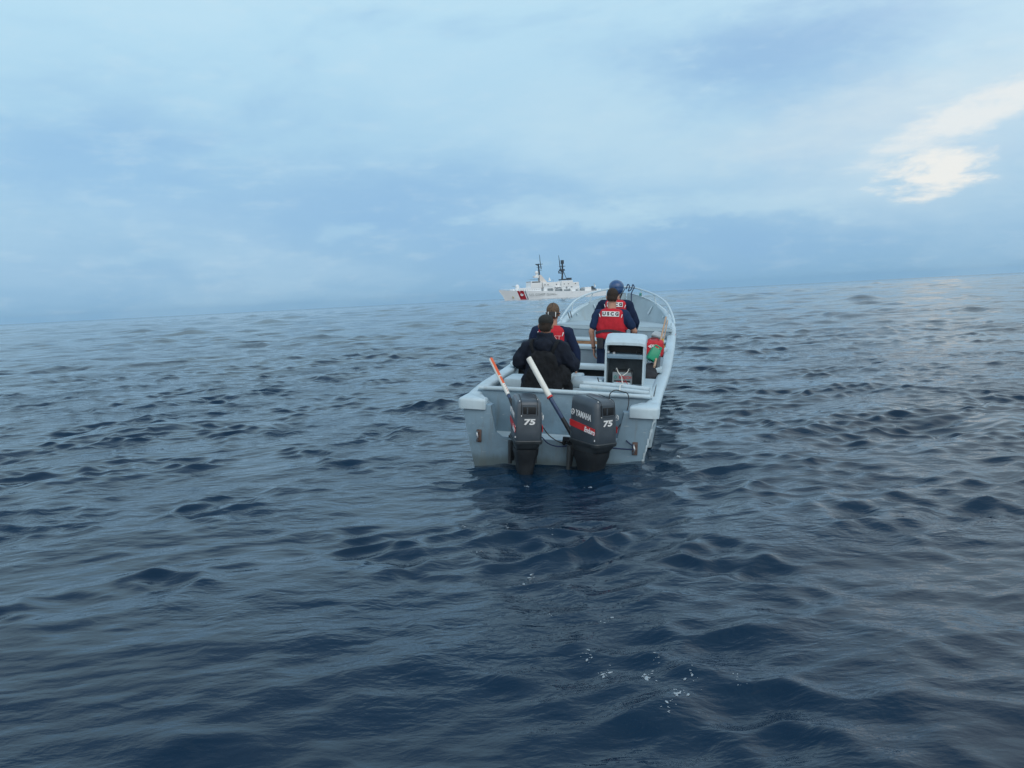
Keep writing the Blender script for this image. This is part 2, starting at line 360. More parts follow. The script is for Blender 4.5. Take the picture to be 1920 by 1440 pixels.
# ------------------------------------------------------------------ sea
def build_sea():
    rng = np.random.default_rng(11)
    # rings round the point under the camera; fine where waves are seen small, coarse far out
    rad = [0.6]
    while rad[-1] < 12000:
        d = rad[-1]; rad.append(d + max(.020, min(d * d / 6800.0, d * .012)))
    rad = np.array(rad)
    fine = np.radians(np.linspace(-42, 42, 861)); co = np.radians(np.linspace(42, 318, 70))[1:-1]
    ang = np.concatenate([fine, co]); nr, na = len(rad), len(ang)
    Rr, Aa = np.meshgrid(rad, ang, indexing='ij')
    X = Rr * np.sin(Aa); Y = Rr * np.cos(Aa)
    Z = np.zeros_like(X); DX = np.zeros_like(X); DY = np.zeros_like(X)
    N = 240
    lam = np.exp(np.concatenate([rng.uniform(math.log(.17), math.log(6.5), 190), rng.uniform(math.log(6), math.log(34), 50)]))
    main = math.radians(8)               # the chop runs towards the lower left of the view
    th = main + rng.normal(0, .95, N)
    # gusts: some patches of chop are livelier than others
    def patches(n, l0, l1):
        g = np.zeros_like(X)
        for k in range(n):
            l = math.exp(rng.uniform(math.log(l0), math.log(l1))); t = rng.uniform(0, 6.28); ph = rng.uniform(0, 6.28)
            g += np.sin(2 * math.pi / l * (X * math.cos(t) + Y * math.sin(t)) + ph)
        return g / math.sqrt(n / 2)
    gust = np.exp(.26 * patches(8, 6, 22)) * .95
    gust2 = gust * np.exp(.50 * patches(14, 1.0, 4.0)) * .88
    # churned strip the boat has left astern
    wake = np.exp(-((X - .03 * Y - .15) / (1.1 + .03 * Y)) ** 2) * np.clip((Y - 3.2) / 2.5, 0, 1) * np.clip((10 - Y) / 2, 0, 1)
    gust = np.clip(gust, .35, 1.8); gust2 = np.clip(gust2, .2, np.clip(1.35 + .07 * (Rr - 3), 1.35, 1.75)) * (.92 + .35 * wake)
    cell1 = np.gradient(rad); calm = .80 + .06 * np.clip((rad - 7) / 14, 0, 1)
    for l, t, ph in zip(lam, th, rng.uniform(0, 6.28, N)):
        slope = .0250 * (1.0 if l < .8 else (.8 / l) ** .52) * (1.0 if l > .25 else (l / .25) ** .5)
        slope *= 1.28 if .22 < l < .75 else 1.0
        a = slope * l / (2 * math.pi); k = 2 * math.pi / l
        fd = np.clip((l / cell1 - 1.8) / 2.0, 0, 1); top = int(np.max(np.nonzero(fd)[0])) + 1
        cx, cy = math.sin(t), -math.cos(t); S = slice(0, top)
        if l > 6.5: boost = 3.4 * np.clip((rad[:top, None] - 60) / 120, 0, 1) + .12
        else: boost = 1.0 + 1.3 * np.clip((rad[:top, None] - 25) / 60, 0, 1) if l > 1.3 else 1.0
        p = k * (X[S] * cx + Y[S] * cy) + ph
        big = (.62 + .38 * np.clip((rad[S, None] - 8) / 10, 0, 1)) if l > .8 else 1.0
        g = a * boost * big * calm[S, None] * fd[S, None] * (gust2[S] * (1 + .60 * wake[S]) if l < .6 else (gust2[S] if l < 1.3 else gust[S]))
        cp = g * np.cos(p); Z[S] += g * np.sin(p); q = .85 if l < .8 else .62; DX[S] += q * cx * cp; DY[S] += q * cy * cp
    far = np.clip((Rr - 900) / 2000, 0, 1); Z *= (1 - far) * (1 - .6 * np.exp(-((X - .5) ** 2 + (Y - 8.8) ** 2) / 5.0))
    co3 = np.stack([X + DX, Y + DY, Z], -1).reshape(-1, 3)
    co3 = np.vstack([co3, [[0, 0, 0]]])
    i = np.arange(nr - 1)[:, None]; j = np.arange(na)[None, :]; j2 = (j + 1) % na
    quads = np.stack([i * na + j, i * na + j2, (i + 1) * na + j2, (i + 1) * na + j], -1).reshape(-1, 4)[:, ::-1]
    c = len(co3) - 1; jj = np.arange(na); tris = np.stack([np.full(na, c), jj, (jj + 1) % na], -1)[:, ::-1]
    me = bpy.data.meshes.new('sea')
    nq, ntr = len(quads), len(tris)
    me.vertices.add(len(co3)); me.vertices.foreach_set('co', co3.astype(np.float32).ravel())
    me.loops.add(nq * 4 + ntr * 3)
    me.loops.foreach_set('vertex_index', np.concatenate([quads.ravel(), tris.ravel()]).astype(np.int32))
    me.polygons.add(nq + ntr)
    me.polygons.foreach_set('loop_start', np.concatenate([np.arange(nq) * 4, nq * 4 + np.arange(ntr) * 3]).astype(np.int32))
    me.polygons.foreach_set('use_smooth', np.ones(nq + ntr, bool))
    me.update(calc_edges=True); me.validate()
    m = bpy.data.materials.new('sea_water'); m.use_nodes = True; t = NT(m.node_tree); MATS['sea_water'] = m
    tc = t.n('ShaderNodeTexCoord'); o = tc.outputs['Object']
    mp = t.n('ShaderNodeMapping'); t.l(o, mp.inputs[0]); mp.inputs['Rotation'].default_value = (0, 0, R(-25)); mp.inputs['Scale'].default_value = (1.0, 1.9, 1)
    h1 = t.noise(mp.outputs[0], 5.5, 3, .5, .4).outputs['Fac']; h2 = t.noise(mp.outputs[0], 17, 3, .5, .3).outputs['Fac']
    h0 = t.noise(mp.outputs[0], 1.1, 3, .55, .3).outputs['Fac']
    patch = t.step(t.noise(o, .16, 4, .6, .5).outputs['Fac'], .38, .66)
    h = t.m('ADD', t.m('MULTIPLY', h1, .019), t.m('MULTIPLY', h2, .0052)); h = t.m('MULTIPLY', h, t.m('ADD', t.m('MULTIPLY', patch, 1.1), .25))
    h = t.m('ADD', h, t.m('MULTIPLY', h0, .025))
    h00 = t.noise(mp.outputs[0], .33, 4, .6, .4).outputs['Fac']; h = t.m('ADD', h, t.m('MULTIPLY', h00, .10))
    b = t.n('ShaderNodeBump'); b.inputs['Strength'].default_value = 1.0; b.inputs['Distance'].default_value = 1.0; t.l(h, b.inputs['Height'])
    p = t.n('ShaderNodeBsdfPrincipled'); p.inputs['IOR'].default_value = 1.333
    # beyond the modelled waves the unresolved chop makes the surface rougher
    ln = t.n('ShaderNodeVectorMath', operation='LENGTH'); t.l(o, ln.inputs[0])
    t.l(t.m('ADD', .035, t.m('MULTIPLY', t.step(ln.outputs['Value'], 80.0, 2500.0), .12)), p.inputs['Roughness'])
    t.l(t.mix(patch, (.0022, .0160, .037), (.0030, .0215, .048)), p.inputs['Base Color']); t.l(b.outputs[0], p.inputs['Normal'])
    ou = t.n('ShaderNodeOutputMaterial'); t.l(p.outputs[0], ou.inputs[0])
    s = bpy.data.objects.new('sea', me); C.objects.link(s); me.materials.append(m); s['kind'] = 'structure'
    s['label'] = 'dark blue choppy open sea reaching the horizon'
    near = co3[:na * int(np.searchsorted(rad, 12))]
    def height(x, y): return float(near[np.argmin((near[:, 0] - x) ** 2 + (near[:, 1] - y) ** 2), 2])
    return height
sea_z = build_sea()

# ------------------------------------------------------------------ boat frame
BM = Matrix.Translation((.427, 8.848, .012)) @ Matrix.Rotation(R(-12.3), 4, 'Z') @ Matrix.Rotation(R(1), 4, 'X') @ Matrix.Rotation(R(4.4), 4, 'Y')
def T(x, y, z): return Matrix.Translation((x, y, z))

ST = [  # Y, half beam, gunwale z, chine half beam, chine z, keel z
 (0.0, 1.05, .62, .885, -.14, -.30), (.5, 1.06, .66, .89, -.14, -.30), (1, 1.07, .69, .90, -.14, -.30), (2, 1.09, .70, .92, -.13, -.30),
 (3, 1.11, .72, .94, -.11, -.30), (4, 1.12, .775, .945, -.08, -.28), (5, 1.125, .845, .94, 0, -.24), (6, 1.125, .93, .91, .03, -.22),
 (7, 1.11, 1.04, .80, .10, -.16), (7.5, 1.075, 1.12, .70, .16, -.10), (8.0, .985, 1.24, .56, .24, 0), (8.4, .865, 1.34, .42, .36, .14),
 (8.8, .70, 1.43, .28, .54, .36), (9.1, .545, 1.49, .18, .72, .58), (9.4, .37, 1.54, .09, .94, .84), (9.65, .20, 1.575, .03, 1.18, 1.12), (9.8, .05, 1.60, .008, 1.40, 1.36)]
def sta(y):
    for a, b in zip(ST[:-1], ST[1:]):
        if a[0] <= y <= b[0]:
            t = (y - a[0]) / (b[0] - a[0]); return [a[i] + (b[i] - a[i]) * t for i in range(6)]
    return list(ST[-1])

boat = thing('open_motor_boat', 'long grey open motor boat with white gunwales and high bow on the water', 'boat', BM)

def hull_ring(bm, s, inner):
    y, b, g, c, cz, k = s; pts = []
    if not inner:
        half = [(0, k), (c * .5, k + (cz - k) * .55), (c, cz), (c + (b - c) * .38, cz + (g - cz) * .30), (c + (b - c) * .75, cz + (g - cz) * .65), (b, g)]
    else:
        fl = max(.12, cz + .05); b2 = max(b - .05, .012); c2 = max(c - .06, .006); g2 = g
        fl = min(fl, g2 - .08)
        half = [(0, fl), (c2 * .5, fl), (c2, fl + .03), (c2 + (b2 - c2) * .38, fl + (g2 - fl) * .30), (c2 + (b2 - c2) * .75, fl + (g2 - fl) * .65), (b2, g2)]
    L = [(-x, z) for x, z in half[::-1]] + half[1:]
    return [bm.verts.new((x, y, z)) for x, z in L]
ys = sorted(set([s[0] for s in ST] + [.25, 1.5, 2.5, 3.5, 4.5, 5.5, 6.5, 7.25, 7.75, 8.2, 8.6, 8.95, 9.25, 9.55]))
bm = bmesh.new()
out = [hull_ring(bm, sta(y), False) for y in ys]; inn = [hull_ring(bm, sta(y), True) for y in ys]
join_rings(bm, out, False); join_rings(bm, inn, False)
for A, B in ((out, inn),):
    for q in (0, -1):
        for i in range(len(ys) - 1): bm.faces.new((A[i][q], A[i + 1][q], B[i + 1][q], B[i][q]))
for e in (0, -1):
    for k in range(len(out[0]) - 1): bm.faces.new((out[e][k], out[e][k + 1], inn[e][k + 1], inn[e][k]))
hull = obj('hull', bm, 'bow_grey', boat, angle=50)
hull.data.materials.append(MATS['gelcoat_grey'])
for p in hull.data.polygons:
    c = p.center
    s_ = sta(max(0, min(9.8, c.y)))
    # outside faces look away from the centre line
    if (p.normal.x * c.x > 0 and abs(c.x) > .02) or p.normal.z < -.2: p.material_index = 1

# gunwale caps: one for each side
for sgn in (-1, 1):
    bm = bmesh.new(); rings = []
    for y in [v for v in ys if v >= .25] + [9.8]:
        if rings and y == 9.8 and len(rings) and ys[-1] == 9.8 and len(rings) == len([v for v in ys if v >= .25]): break
        s = sta(y); b, g = s[1], s[2]
        wi = .13 if y < 7 else .13 * max(.25, (9.9 - y) / 2.9)
        wi = min(wi, b * .8)
        o = b + .022; i_ = b - wi; th = .055
        prof = [(o, g - th), (o + .006, g - th * .4), (o - .006, g + .008), (o - .03, g + .018), (o - .065, g + .020), (i_ + .03, g + .016), (i_ + .006, g + .006), (i_, g - .02), (i_ + .012, g - th)]
        rings.append([bm.verts.new((sgn * x, y, z)) for x, z in prof])
    join_rings(bm, rings, True); bm.faces.new(rings[0]); bm.faces.new(rings[-1][::-1])
    obj('gunwale', bm, 'gelcoat_pale', boat, angle=60)

# corner caps on the stern quarters
for sgn in (-1, 1):
    bm = bmesh.new()
    xo, xi = 1.085, .775
    pts = [(xi, -.06), (xi + .015, -.075), (xo - .04, -.075), (xo, -.04), (xo, .30), (xo - .15, .30), (.92, .22), (.88, .12), (xi + .02, .09), (xi, .075)]
    pts = [(sgn * a, b) for a, b in pts]
    add_prism(bm, pts, 'z', .545, .665)
    bmesh.ops.bevel(bm, geom=[e for e in bm.edges if e.verts[0].co.z > .6 and e.verts[1].co.z > .6], offset=.035, segments=4, profile=.5, affect='EDGES')
    obj('quarter_cap', bm, 'gelcoat_pale', boat, angle=60)

# transom: outer plate with a wide cut-out, then the splash well
bm = bmesh.new()
N_ = .235
poly = [(-.885, -.14), (-.44, -.22), (0, -.30), (.44, -.22), (.885, -.14), (.945, .12), (1.0, .40), (1.045, .60), (.71, .60), (.67, N_ + .05), (.60, N_), (-.60, N_), (-.67, N_ + .05), (-.71, .60), (-1.045, .60), (-1.0, .40), (-.945, .12)]
add_prism(bm, poly, 'y', -.045, .05)
bmesh.ops.bevel(bm, geom=[e for e in bm.edges if abs(e.verts[0].co.y - e.verts[1].co.y) < .001 and e.verts[0].co.y < 0], offset=.014, segments=3, profile=.5, affect='EDGES')
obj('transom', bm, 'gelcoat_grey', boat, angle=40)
bm = bmesh.new()
add_prism(bm, [(-.66, .05), (.66, .05), (.88, .40), (-.88, .40)], 'z', N_ - .05, N_ - .006)
obj('well_floor', bm, 'gelcoat_pale', boat)
bm = bmesh.new(); add_box(bm, (0, .43, .44), (1.98, .05, .50), (R(-4), 0, 0), .01)
obj('well_bulkhead', bm, 'gelcoat_grey', boat)
bm = bmesh.new()
add_tube(bm, smooth_path([(-.97, .405, .715), (-.5, .415, .716), (0, .42, .712), (.5, .415, .708), (.97, .405, .705)], 6), .026, 12)
obj('well_lip', bm, 'gelcoat_pale', boat)
for sgn in (-1, 1):
    bm = bmesh.new()
    A = [(.68, .05, N_ + .01), (.90, .40, N_ + .01), (.95, .40, .66), (.73, .05, .60)]
    off = Vector((.03, -.02, 0))
    v1 = [bm.verts.new((sgn * a, b, c)) for a, b, c in A]; v2 = [bm.verts.new((sgn * (a + .035), b - .01, c)) for a, b, c in A]
    bm.faces.new(v1); bm.faces.new(v2[::-1])
    for k in range(4): bm.faces.new((v1[k], v1[(k + 1) % 4], v2[(k + 1) % 4], v2[k]))
    obj('well_side', bm, 'inner_grey', boat)
# chipped edge strip on the starboard quarter
bm = bmesh.new()
for i in range(26):
    t = i / 25; x = .915 + (1.045 - .915) * t; z = .0 + .56 * t
    add_box(bm, (x + random.uniform(-.004, .006), -.047, z), (random.uniform(.010, .028), .012, random.uniform(.018, .034)), (0, random.uniform(-.3, .3), 0), .003)
obj('chipped_edge', bm, 'gelcoat_pale', boat, label='rough pale chipped corner of the starboard transom')

# eye bolts on the transom
for x, z in ((-.845, .25), (.85, .215)):
    p_ = obj('bolt_plate', bxm((x, -.053, z), (.055, .012, .14), (0, 0, 0), .005), 'rust_plate', boat)
    bm = bmesh.new(); add_tube(bm, smooth_path([(x - .008, -.055, z + .045), (x - .012, -.10, z + .04), (x, -.115, z), (x - .012, -.10, z - .04), (x - .008, -.055, z - .045)], 5), .009, 8)
    obj('eye_bolt', bm, 'steel', p_)

# decks, seats and thwarts -------------------------------------------------
def part_box(name, c, s, mat, bev=.015, rot=(0, 0, 0), label=None): return obj(name, bxm(c, s, rot, bev), mat, boat, label=label)
part_box('stern_bench', (-.42, .76, .36), (.94, .48, .52), 'inner_grey')
part_box('stern_deck', (.50, 1.32, .40), (1.00, 1.52, .60), 'seat_white', .02)
part_box('engine_hatch', (.20, 1.12, .745), (.36, .46, .09), 'seat_white', .03)
part_box('seat_box', (-.42, 1.55, .42), (.92, .52, .60), 'seat_white', .025)
part_box('seat_locker', (.02, 1.42, .755), (.16, .30, .09), 'seat_white', .02)
for k, (y, z) in enumerate(((.56, .735), (.66, .765))):
    bm = bmesh.new(); add_tube(bm, smooth_path([(.16 + k * .03, y + .10, z + .012), (.40, y + .08, z + .008), (.70, y + .03, z), (.95, y - .02, z - .012)], 5), .03, 12)
    obj('deck_bar', bm, 'gelcoat_pale', boat)
part_box('thwart', (0, 2.50, .775), (2.06, .26, .065), 'seat_white', .014)
part_box('thwart_panel', (0, 2.60, .44), (1.9, .04, .60), 'motor_black', .004)  # black panel stands in for the shadow beneath the thwart plank
part_box('thwart', (0, 4.72, .845), (2.1, .36, .06), 'seat_white', .014)
part_box('thwart_panel', (0, 4.60, .50), (1.92, .05, .62), 'inner_grey', .004)
part_box('bow_step', (0, 5.98, .875), (2.10, .50, .04), 'seat_white', .01)
part_box('wooden_ledge', (0, 5.76, .815), (2.0, .04, .078), 'old_wood', .004)
part_box('bow_bulkhead', (0, 6.24, .98), (2.08, .05, .24), 'inner_grey', .004)
# bow deck follows the hull inside
bm = bmesh.new(); rings = []
for y in (6.2, 6.6, 7.0, 7.5, 8.0, 8.4, 8.8, 9.1, 9.3):
    s = sta(y); z = 1.085 - (y - 6.2) * .01
    t = (z - s[4]) / (s[2] - s[4]); w = max(.02, s[3] + (s[1] - s[3]) * min(1, t) - .045)
    rings.append([bm.verts.new(p) for p in ((-w, y, z), (0, y, z + .02), (w, y, z), (w, y, z - .05), (0, y, z - .05), (-w, y, z - .05))])
join_rings(bm, rings, True); bm.faces.new(rings[0]); bm.faces.new(rings[-1][::-1])
obj('bow_deck', bm, 'bow_grey', boat)
# inner ribs of the bow and hull sides
for sgn in (-1, 1):
    for y in (7.15, 8.1, 8.8):
        s = sta(y); z0 = 1.10 + (y - 6.2) * .04; fl = max(.12, s[4] + .05)
        pts = []
        for t in (0, .35, .7, 1):
            z = z0 + (s[2] - .05 - z0) * t; q = (z - fl) / (s[2] - fl)
            c2, b2 = s[3] - .06, s[1] - .05; pts.append((sgn * (c2 + (b2 - c2) * min(1, q) - .012), y, z))
        bm = bmesh.new(); add_tube(bm, pts, .016, 8); obj('bow_rib', bm, 'seat_white', boat)
# dark rubber slots in the port bow
for dx in (0, .06):
    s = sta(7.6)
    obj('side_slot', bxm((-.945 + dx * .2, 7.45 + dx * 4, 1.21), (.012, .035, .14), (0, R(-18), 0), .004), 'motor_black', boat)
# bow rail with stanchions
rail = [(7.35, 1.10, 1.10), (7.6, 1.07, 1.20), (7.85, 1.0, 1.35), (8.1, .92, 1.465), (8.4, .80, 1.55), (8.7, .66, 1.615), (9.0, .50, 1.665), (9.3, .35, 1.70), (9.6, .21, 1.725), (9.8, .09, 1.74), (9.84, 0, 1.742)]
pts = [(x, y, z) for y, x, z in rail] + [(-x, y, z) for y, x, z in rail[-2::-1]]
rail_o = obj('bow_rail', tube_bm(pts, .020, 10, 5), 'gelcoat_pale', boat)
for sgn in (-1, 1):
    for y, x, z in ((8.0, .95, 1.42), (8.75, .63, 1.62), (9.35, .33, 1.70)):
        s = sta(y); bm = bmesh.new(); add_tube(bm, [(sgn * x, y, z), (sgn * (s[1] - .03), y - .04, s[2])], .013, 8)
        obj('stanchion', bm, 'gelcoat_pale', boat)
obj('cleat', bxm((.33, 9.3, 1.60), (.05, .07, .06), (0, 0, 0), .01), 'rope_teal', boat, label='small green fitting on the bow')
obj('red_patch', bxm((1.139, 6.6, .955), (.006, .55, .05), (0, 0, 0), .002), 'red_mark', boat, label='red mark on the starboard gunwale')

# steering console: open-backed box
CX0, CX1, CY0, CY1, CZ0 = .398, .862, 1.02, 1.40, .68
co = obj('console', None or (lambda: (lambda bm: (
    add_prism(bm, [(CY0, CZ0), (CY0, 1.235), (CY0 + .03, 1.262), (CY1 - .08, 1.315), (CY1 - .02, 1.30), (CY1, 1.26), (CY1, CZ0), (CY1 - .02, CZ0), (CY1 - .02, 1.25), (CY1 - .09, 1.285), (CY0 + .04, 1.232), (CY0 + .022, 1.215), (CY0 + .022, CZ0)][:7], 'x', CX0, CX0 + .022),
    add_prism(bm, [(CY0, CZ0), (CY0, 1.235), (CY0 + .03, 1.262), (CY1 - .08, 1.315), (CY1 - .02, 1.30), (CY1, 1.26), (CY1, CZ0)], 'x', CX1 - .022, CX1),
    add_box(bm, ((CX0 + CX1) / 2, (CY0 + CY1) / 2 - .005, 1.277), (CX1 - CX0 - .046, CY1 - CY0 - .05, .03), (R(8.6), 0, 0), .008),
    add_box(bm, ((CX0 + CX1) / 2, CY1 - .013, .975), (CX1 - CX0 - .046, .02, .54)),
    add_box(bm, ((CX0 + CX1) / 2, CY0 + .012, 1.225), (CX1 - CX0 - .046, .024, .035), (0, 0, 0), .006),
    bm))(bmesh.new())[-1])(), 'gelcoat_pale', boat, angle=30)
# rounded shoulders on top of the console
bm = bmesh.new(); rr = []
for y, z in ((CY0 - .008, 1.205), (CY0 - .006, 1.235), (CY0 + .03, 1.272), (CY1 - .08, 1.325), (CY1 - .02, 1.318), (CY1 + .006, 1.27)):
    row = []
    for x, dz in ((CX0 - .008, -.05), (CX0 - .004, -.02), (CX0 + .02, -.003), (CX0 + .06, .004), ((CX0 + CX1) / 2, .008), (CX1 - .06, .004), (CX1 - .02, -.003), (CX1 + .004, -.02), (CX1 + .008, -.05)):
        row.append(bm.verts.new((x, y, z + dz)))
    rr.append(row)
join_rings(bm, rr, False); me = bpy.data.meshes.new('x'); bmesh.ops.recalc_face_normals(bm, faces=bm.faces[:]); 
bmesh.ops.solidify(bm, geom=bm.faces[:], thickness=.012)
obj('top_cover', bm, 'gelcoat_pale', co)
obj('console_shelf', bxm(((CX0 + CX1) / 2, CY0 + .13, 1.075), (CX1 - CX0 - .048, .25, .05), (0, 0, 0), .006), 'gelcoat_grey', co)
obj('back_lining', bxm(((CX0 + CX1) / 2, CY1 - .035, .975), (CX1 - CX0 - .05, .012, .52)), 'crate_dark', co)
obj('back_lining', bxm(((CX0 + CX1) / 2, CY0 + .24, 1.155), (CX1 - CX0 - .05, .010, .11)), 'motor_black', co)
for x, z in ((.432, 1.120), (.50, 1.108)):
    bm = bmesh.new(); add_tube(bm, [(x, CY0 + .04, z), (x, CY0 + .065, z)], .016, 14); obj('gauge', bm, 'steel', co)
bm = bmesh.new(); add_tube(bm, [(.79 + .03 * math.cos(a), CY0 + .07, 1.125 + .03 * math.sin(a)) for a in [i * 2 * math.pi / 12 for i in range(13)]], .007, 6); obj('cable_coil', bm, 'rope_black', co)
for x in (.445, .78):
    obj('lining_stain', bxm((x, CY0 + .17, .712), (.06, .12, .008), (0, 0, 0), .002), 'old_wood', co)

# sea water drain line drawn by the joint between deck and gunwale
obj('deck_seam', tube_bm([(1.0, .6, .69), (1.0, 1.0, .706), (.995, 1.6, .706), (.985, 2.1, .705)], .006, 6, 4), 'motor_black', boat)

# ------------------------------------------------------------------ outboards
def cowl_rings(bm, e=7.0, grow=0.0, zs=None):
    L = zs or [(0, .172, .262, 0), (.012, .176, .268, 0), (.12, .176, .268, .002), (.30, .170, .262, .006), (.40, .166, .255, .010), (.448, .160, .246, .014), (.472, .145, .226, .016), (.486, .105, .180, .016)]
    return [superring(bm, 0, -.325 + dy, z, rx + grow, ry + grow, e, 56, .06 * (z / .48)) for z, rx, ry, dy in L]
def make_outboard(label, M):
    t = thing('outboard_motor', label, 'outboard motor', M, 'outboard motors on the transom')
    cw = obj('cowling', loft(lambda bm: cowl_rings(bm)), 'cowl_grey', t, angle=60)
    yb = -.325 - .268
    obj('cowling_seam', loft(lambda bm: cowl_rings(bm, 7.0, .008, [(-.036, .168, .258, 0), (-.030, .174, .264, 0), (.002, .180, .270, 0), (.010, .176, .266, 0)])), 'cowl_pan', cw)
    # rear air intake
    zi = .365
    obj('intake_frame', loft(lambda bm: [[bm.verts.new(p) for p in ((-.092, y, zi - .062), (.092, y, zi - .062), (.092, y + .012, zi + .058), (-.092, y + .012, zi + .058))] for y in (yb - .006, yb + .04)]), 'cowl_grey', cw, smooth=False)
    obj('intake_slot', bxm((0, yb - .004, zi - .006), (.160, .016, .082), (0, 0, 0), .004), 'black_void', cw)
    obj('intake_vane', bxm((-.028, yb - .012, zi - .006), (.016, .008, .07)), 'cowl_grey', cw)
    for s in (-1, 1):
        bm = bmesh.new(); add_tube(bm, smooth_path([(s * .102, yb + .000, zi - .062), (s * .102, yb + .006, zi + .045), (s * .102, yb + .035, zi + .10), (s * .100, yb + .16, zi + .122), (s * .094, yb + .30, zi + .139)], 4), .0035, 6)
        obj('panel_groove', bm, 'black_void', cw)
    obj('lettering', text_mesh('75', .088, .0015, .0035, 1.65, .12), 'white_mark', cw, smooth=False, mw=face_mat((0, yb + .0035, .225), (1, 0, 0), (0, .02, 1)))
    for s in (-1, 1):
        xs = s * .1755
        xd = (0, -s * -1.0, 0)
        rd = Vector((0, -1, 0)) if s < 0 else Vector((0, 1, 0))
        bm = bmesh.new(); y0, y1 = -.565, -.085
        q = [(y0, .105), (y1, .155), (y1, .225), (y0, .175)]
        add_prism(bm, q, 'x', xs - s * .004, xs + s * .0025)
        st = obj('red_stripe', bm, 'red_mark', cw, smooth=False)
        up = Vector((s * -.02, 0, 1))
        lean = Vector((0, -1, -.10)) if s < 0 else Vector((0, 1, .10))
        yt = -.47 if s < 0 else -.45
        obj('lettering', text_mesh('Enduro', .078, .001, .003, .85, .1), 'white_mark', cw, smooth=False, mw=face_mat((xs + s * .0032, yt, .141), lean, up))
        obj('lettering', text_mesh('YAMAHA', .092, .001, .0028, .78), 'white_mark', cw, smooth=False, mw=face_mat((xs * .985 + s * .0035, -.345, .292), lean, up))
        # tuning-fork style round mark before the name
        bm = bmesh.new(); yc = -.345 + (.205 if s < 0 else -.205); zc = .312 if s < 0 else .272; X = xs * .985 + s * .004
        ring = [(X, yc + .03 * math.cos(a), zc + .03 * math.sin(a)) for a in [i * math.pi / 10 for i in range(21)]]
        add_tube(bm, ring, .004, 6, False)
        for a in (math.pi / 2, math.pi * 7 / 6, math.pi * 11 / 6): add_tube(bm, [(X, yc, zc), (X, yc + .026 * math.cos(a), zc + .026 * math.sin(a))], .0035, 6)
        obj('round_emblem', bm, 'white_mark', cw)
    for x, y, z in ((-.168, yb + .035, .05), (-.166, yb + .045, .13), (-.165, yb + .05, .17), (.172, yb + .05, .28), (-.10, yb + .002, .30), (-.12, yb + .05, .462), (.11, yb + .1, .468)):
        obj('paint_chip', bxm((x, y, z), (.012, .010, random.uniform(.008, .02)), (0, 0, random.uniform(-.5, .5)), .002), 'white_mark', cw, smooth=False)
    
    # lower pan, leg, gear case
    pan = loft(lambda bm: [superring(bm, 0, yc, z, rx, ry, e, 40) for z, rx, ry, yc, e in ((-.03, .165, .255, -.325, 5), (-.055, .160, .250, -.322, 5), (-.09, .150, .235, -.305, 5), (-.12, .14, .21, -.30, 5))])
    obj('lower_pan', pan, 'cowl_pan', t, angle=50)
    leg = loft(lambda bm: [superring(bm, 0, yc, z, rx, ry, e, 32) for z, rx, ry, yc, e in ((-.11, .155, .225, -.30, 5), (-.17, .150, .215, -.30, 5), (-.24, .130, .185, -.30, 4.5), (-.34, .110, .16, -.30, 4), (-.44, .098, .145, -.30, 3.5), (-.54, .06, .12, -.29, 2.6), (-.64, .03, .11, -.28, 2.2))])
    mid = obj('midsection', leg, 'motor_black', t, angle=60)
    obj('anti_ventilation_plate', bxm((0, -.33, -.62), (.17, .30, .014), (0, 0, 0), .006), 'motor_black', mid)
    bm = bmesh.new(); p_ell(bm, (0, -.30, -.74), (.048, .20, .052)); add_box(bm, (0, -.26, -.86), (.016, .14, .16), (R(15), 0, 0), .005); obj('gearcase', bm, 'motor_black', mid)
    for s in (-1, 1):
        bm = bmesh.new(); add_prism(bm, [(.09, -.01), (.11, -.09), (.075, -.11), (.055, -.05), (-.02, -.05), (-.02, -.30), (-.07, -.33), (-.12, -.15), (-.10, -.02), (-.02, .00)], 'x', s * .125 - .016, s * .125 + .016)
        bmesh.ops.bevel(bm, geom=bm.edges[:], offset=.004, segments=1, affect='EDGES')
        k = obj('clamp_bracket', bm, 'motor_black', t)
        bm = bmesh.new(); add_tube(bm, [(s * .125, .075, -.075), (s * .125, .12, -.075)], .012, 10); add_box(bm, (s * .125, .125, -.075), (.07, .012, .018), (0, 0, 0), .004)
        obj('clamp_screw', bm, 'steel', k)
        bm = bmesh.new(); add_tube(bm, [(s * .165, -.08, -.08), (s * .168, -.07, -.36)], [.034, .024], 10); obj('tilt_strut', bm, 'cowl_pan', k)
    bm = bmesh.new(); add_tube(bm, [(-.19, -.06, -.035), (.19, -.06, -.035)], .016, 12); obj('tilt_tube', bm, 'motor_black', t)
    return t
def bl(v): return Vector(v)
EM1 = BM @ T(-.36, -.06, .315) @ Matrix.Rotation(R(19), 4, 'Z') @ Matrix.Diagonal((.82, .82, .90, 1))
e1 = make_outboard('dark grey outboard motor on the port side, tiller pipe striped orange', EM1)
EM2 = BM @ T(.225, -.065, .315) @ Matrix.Rotation(R(46), 4, 'Z') @ Matrix.Diagonal((.85, .85, .95, 1))
e2 = make_outboard('dark grey outboard motor turned sideways, long plain white tiller pipe', EM2)
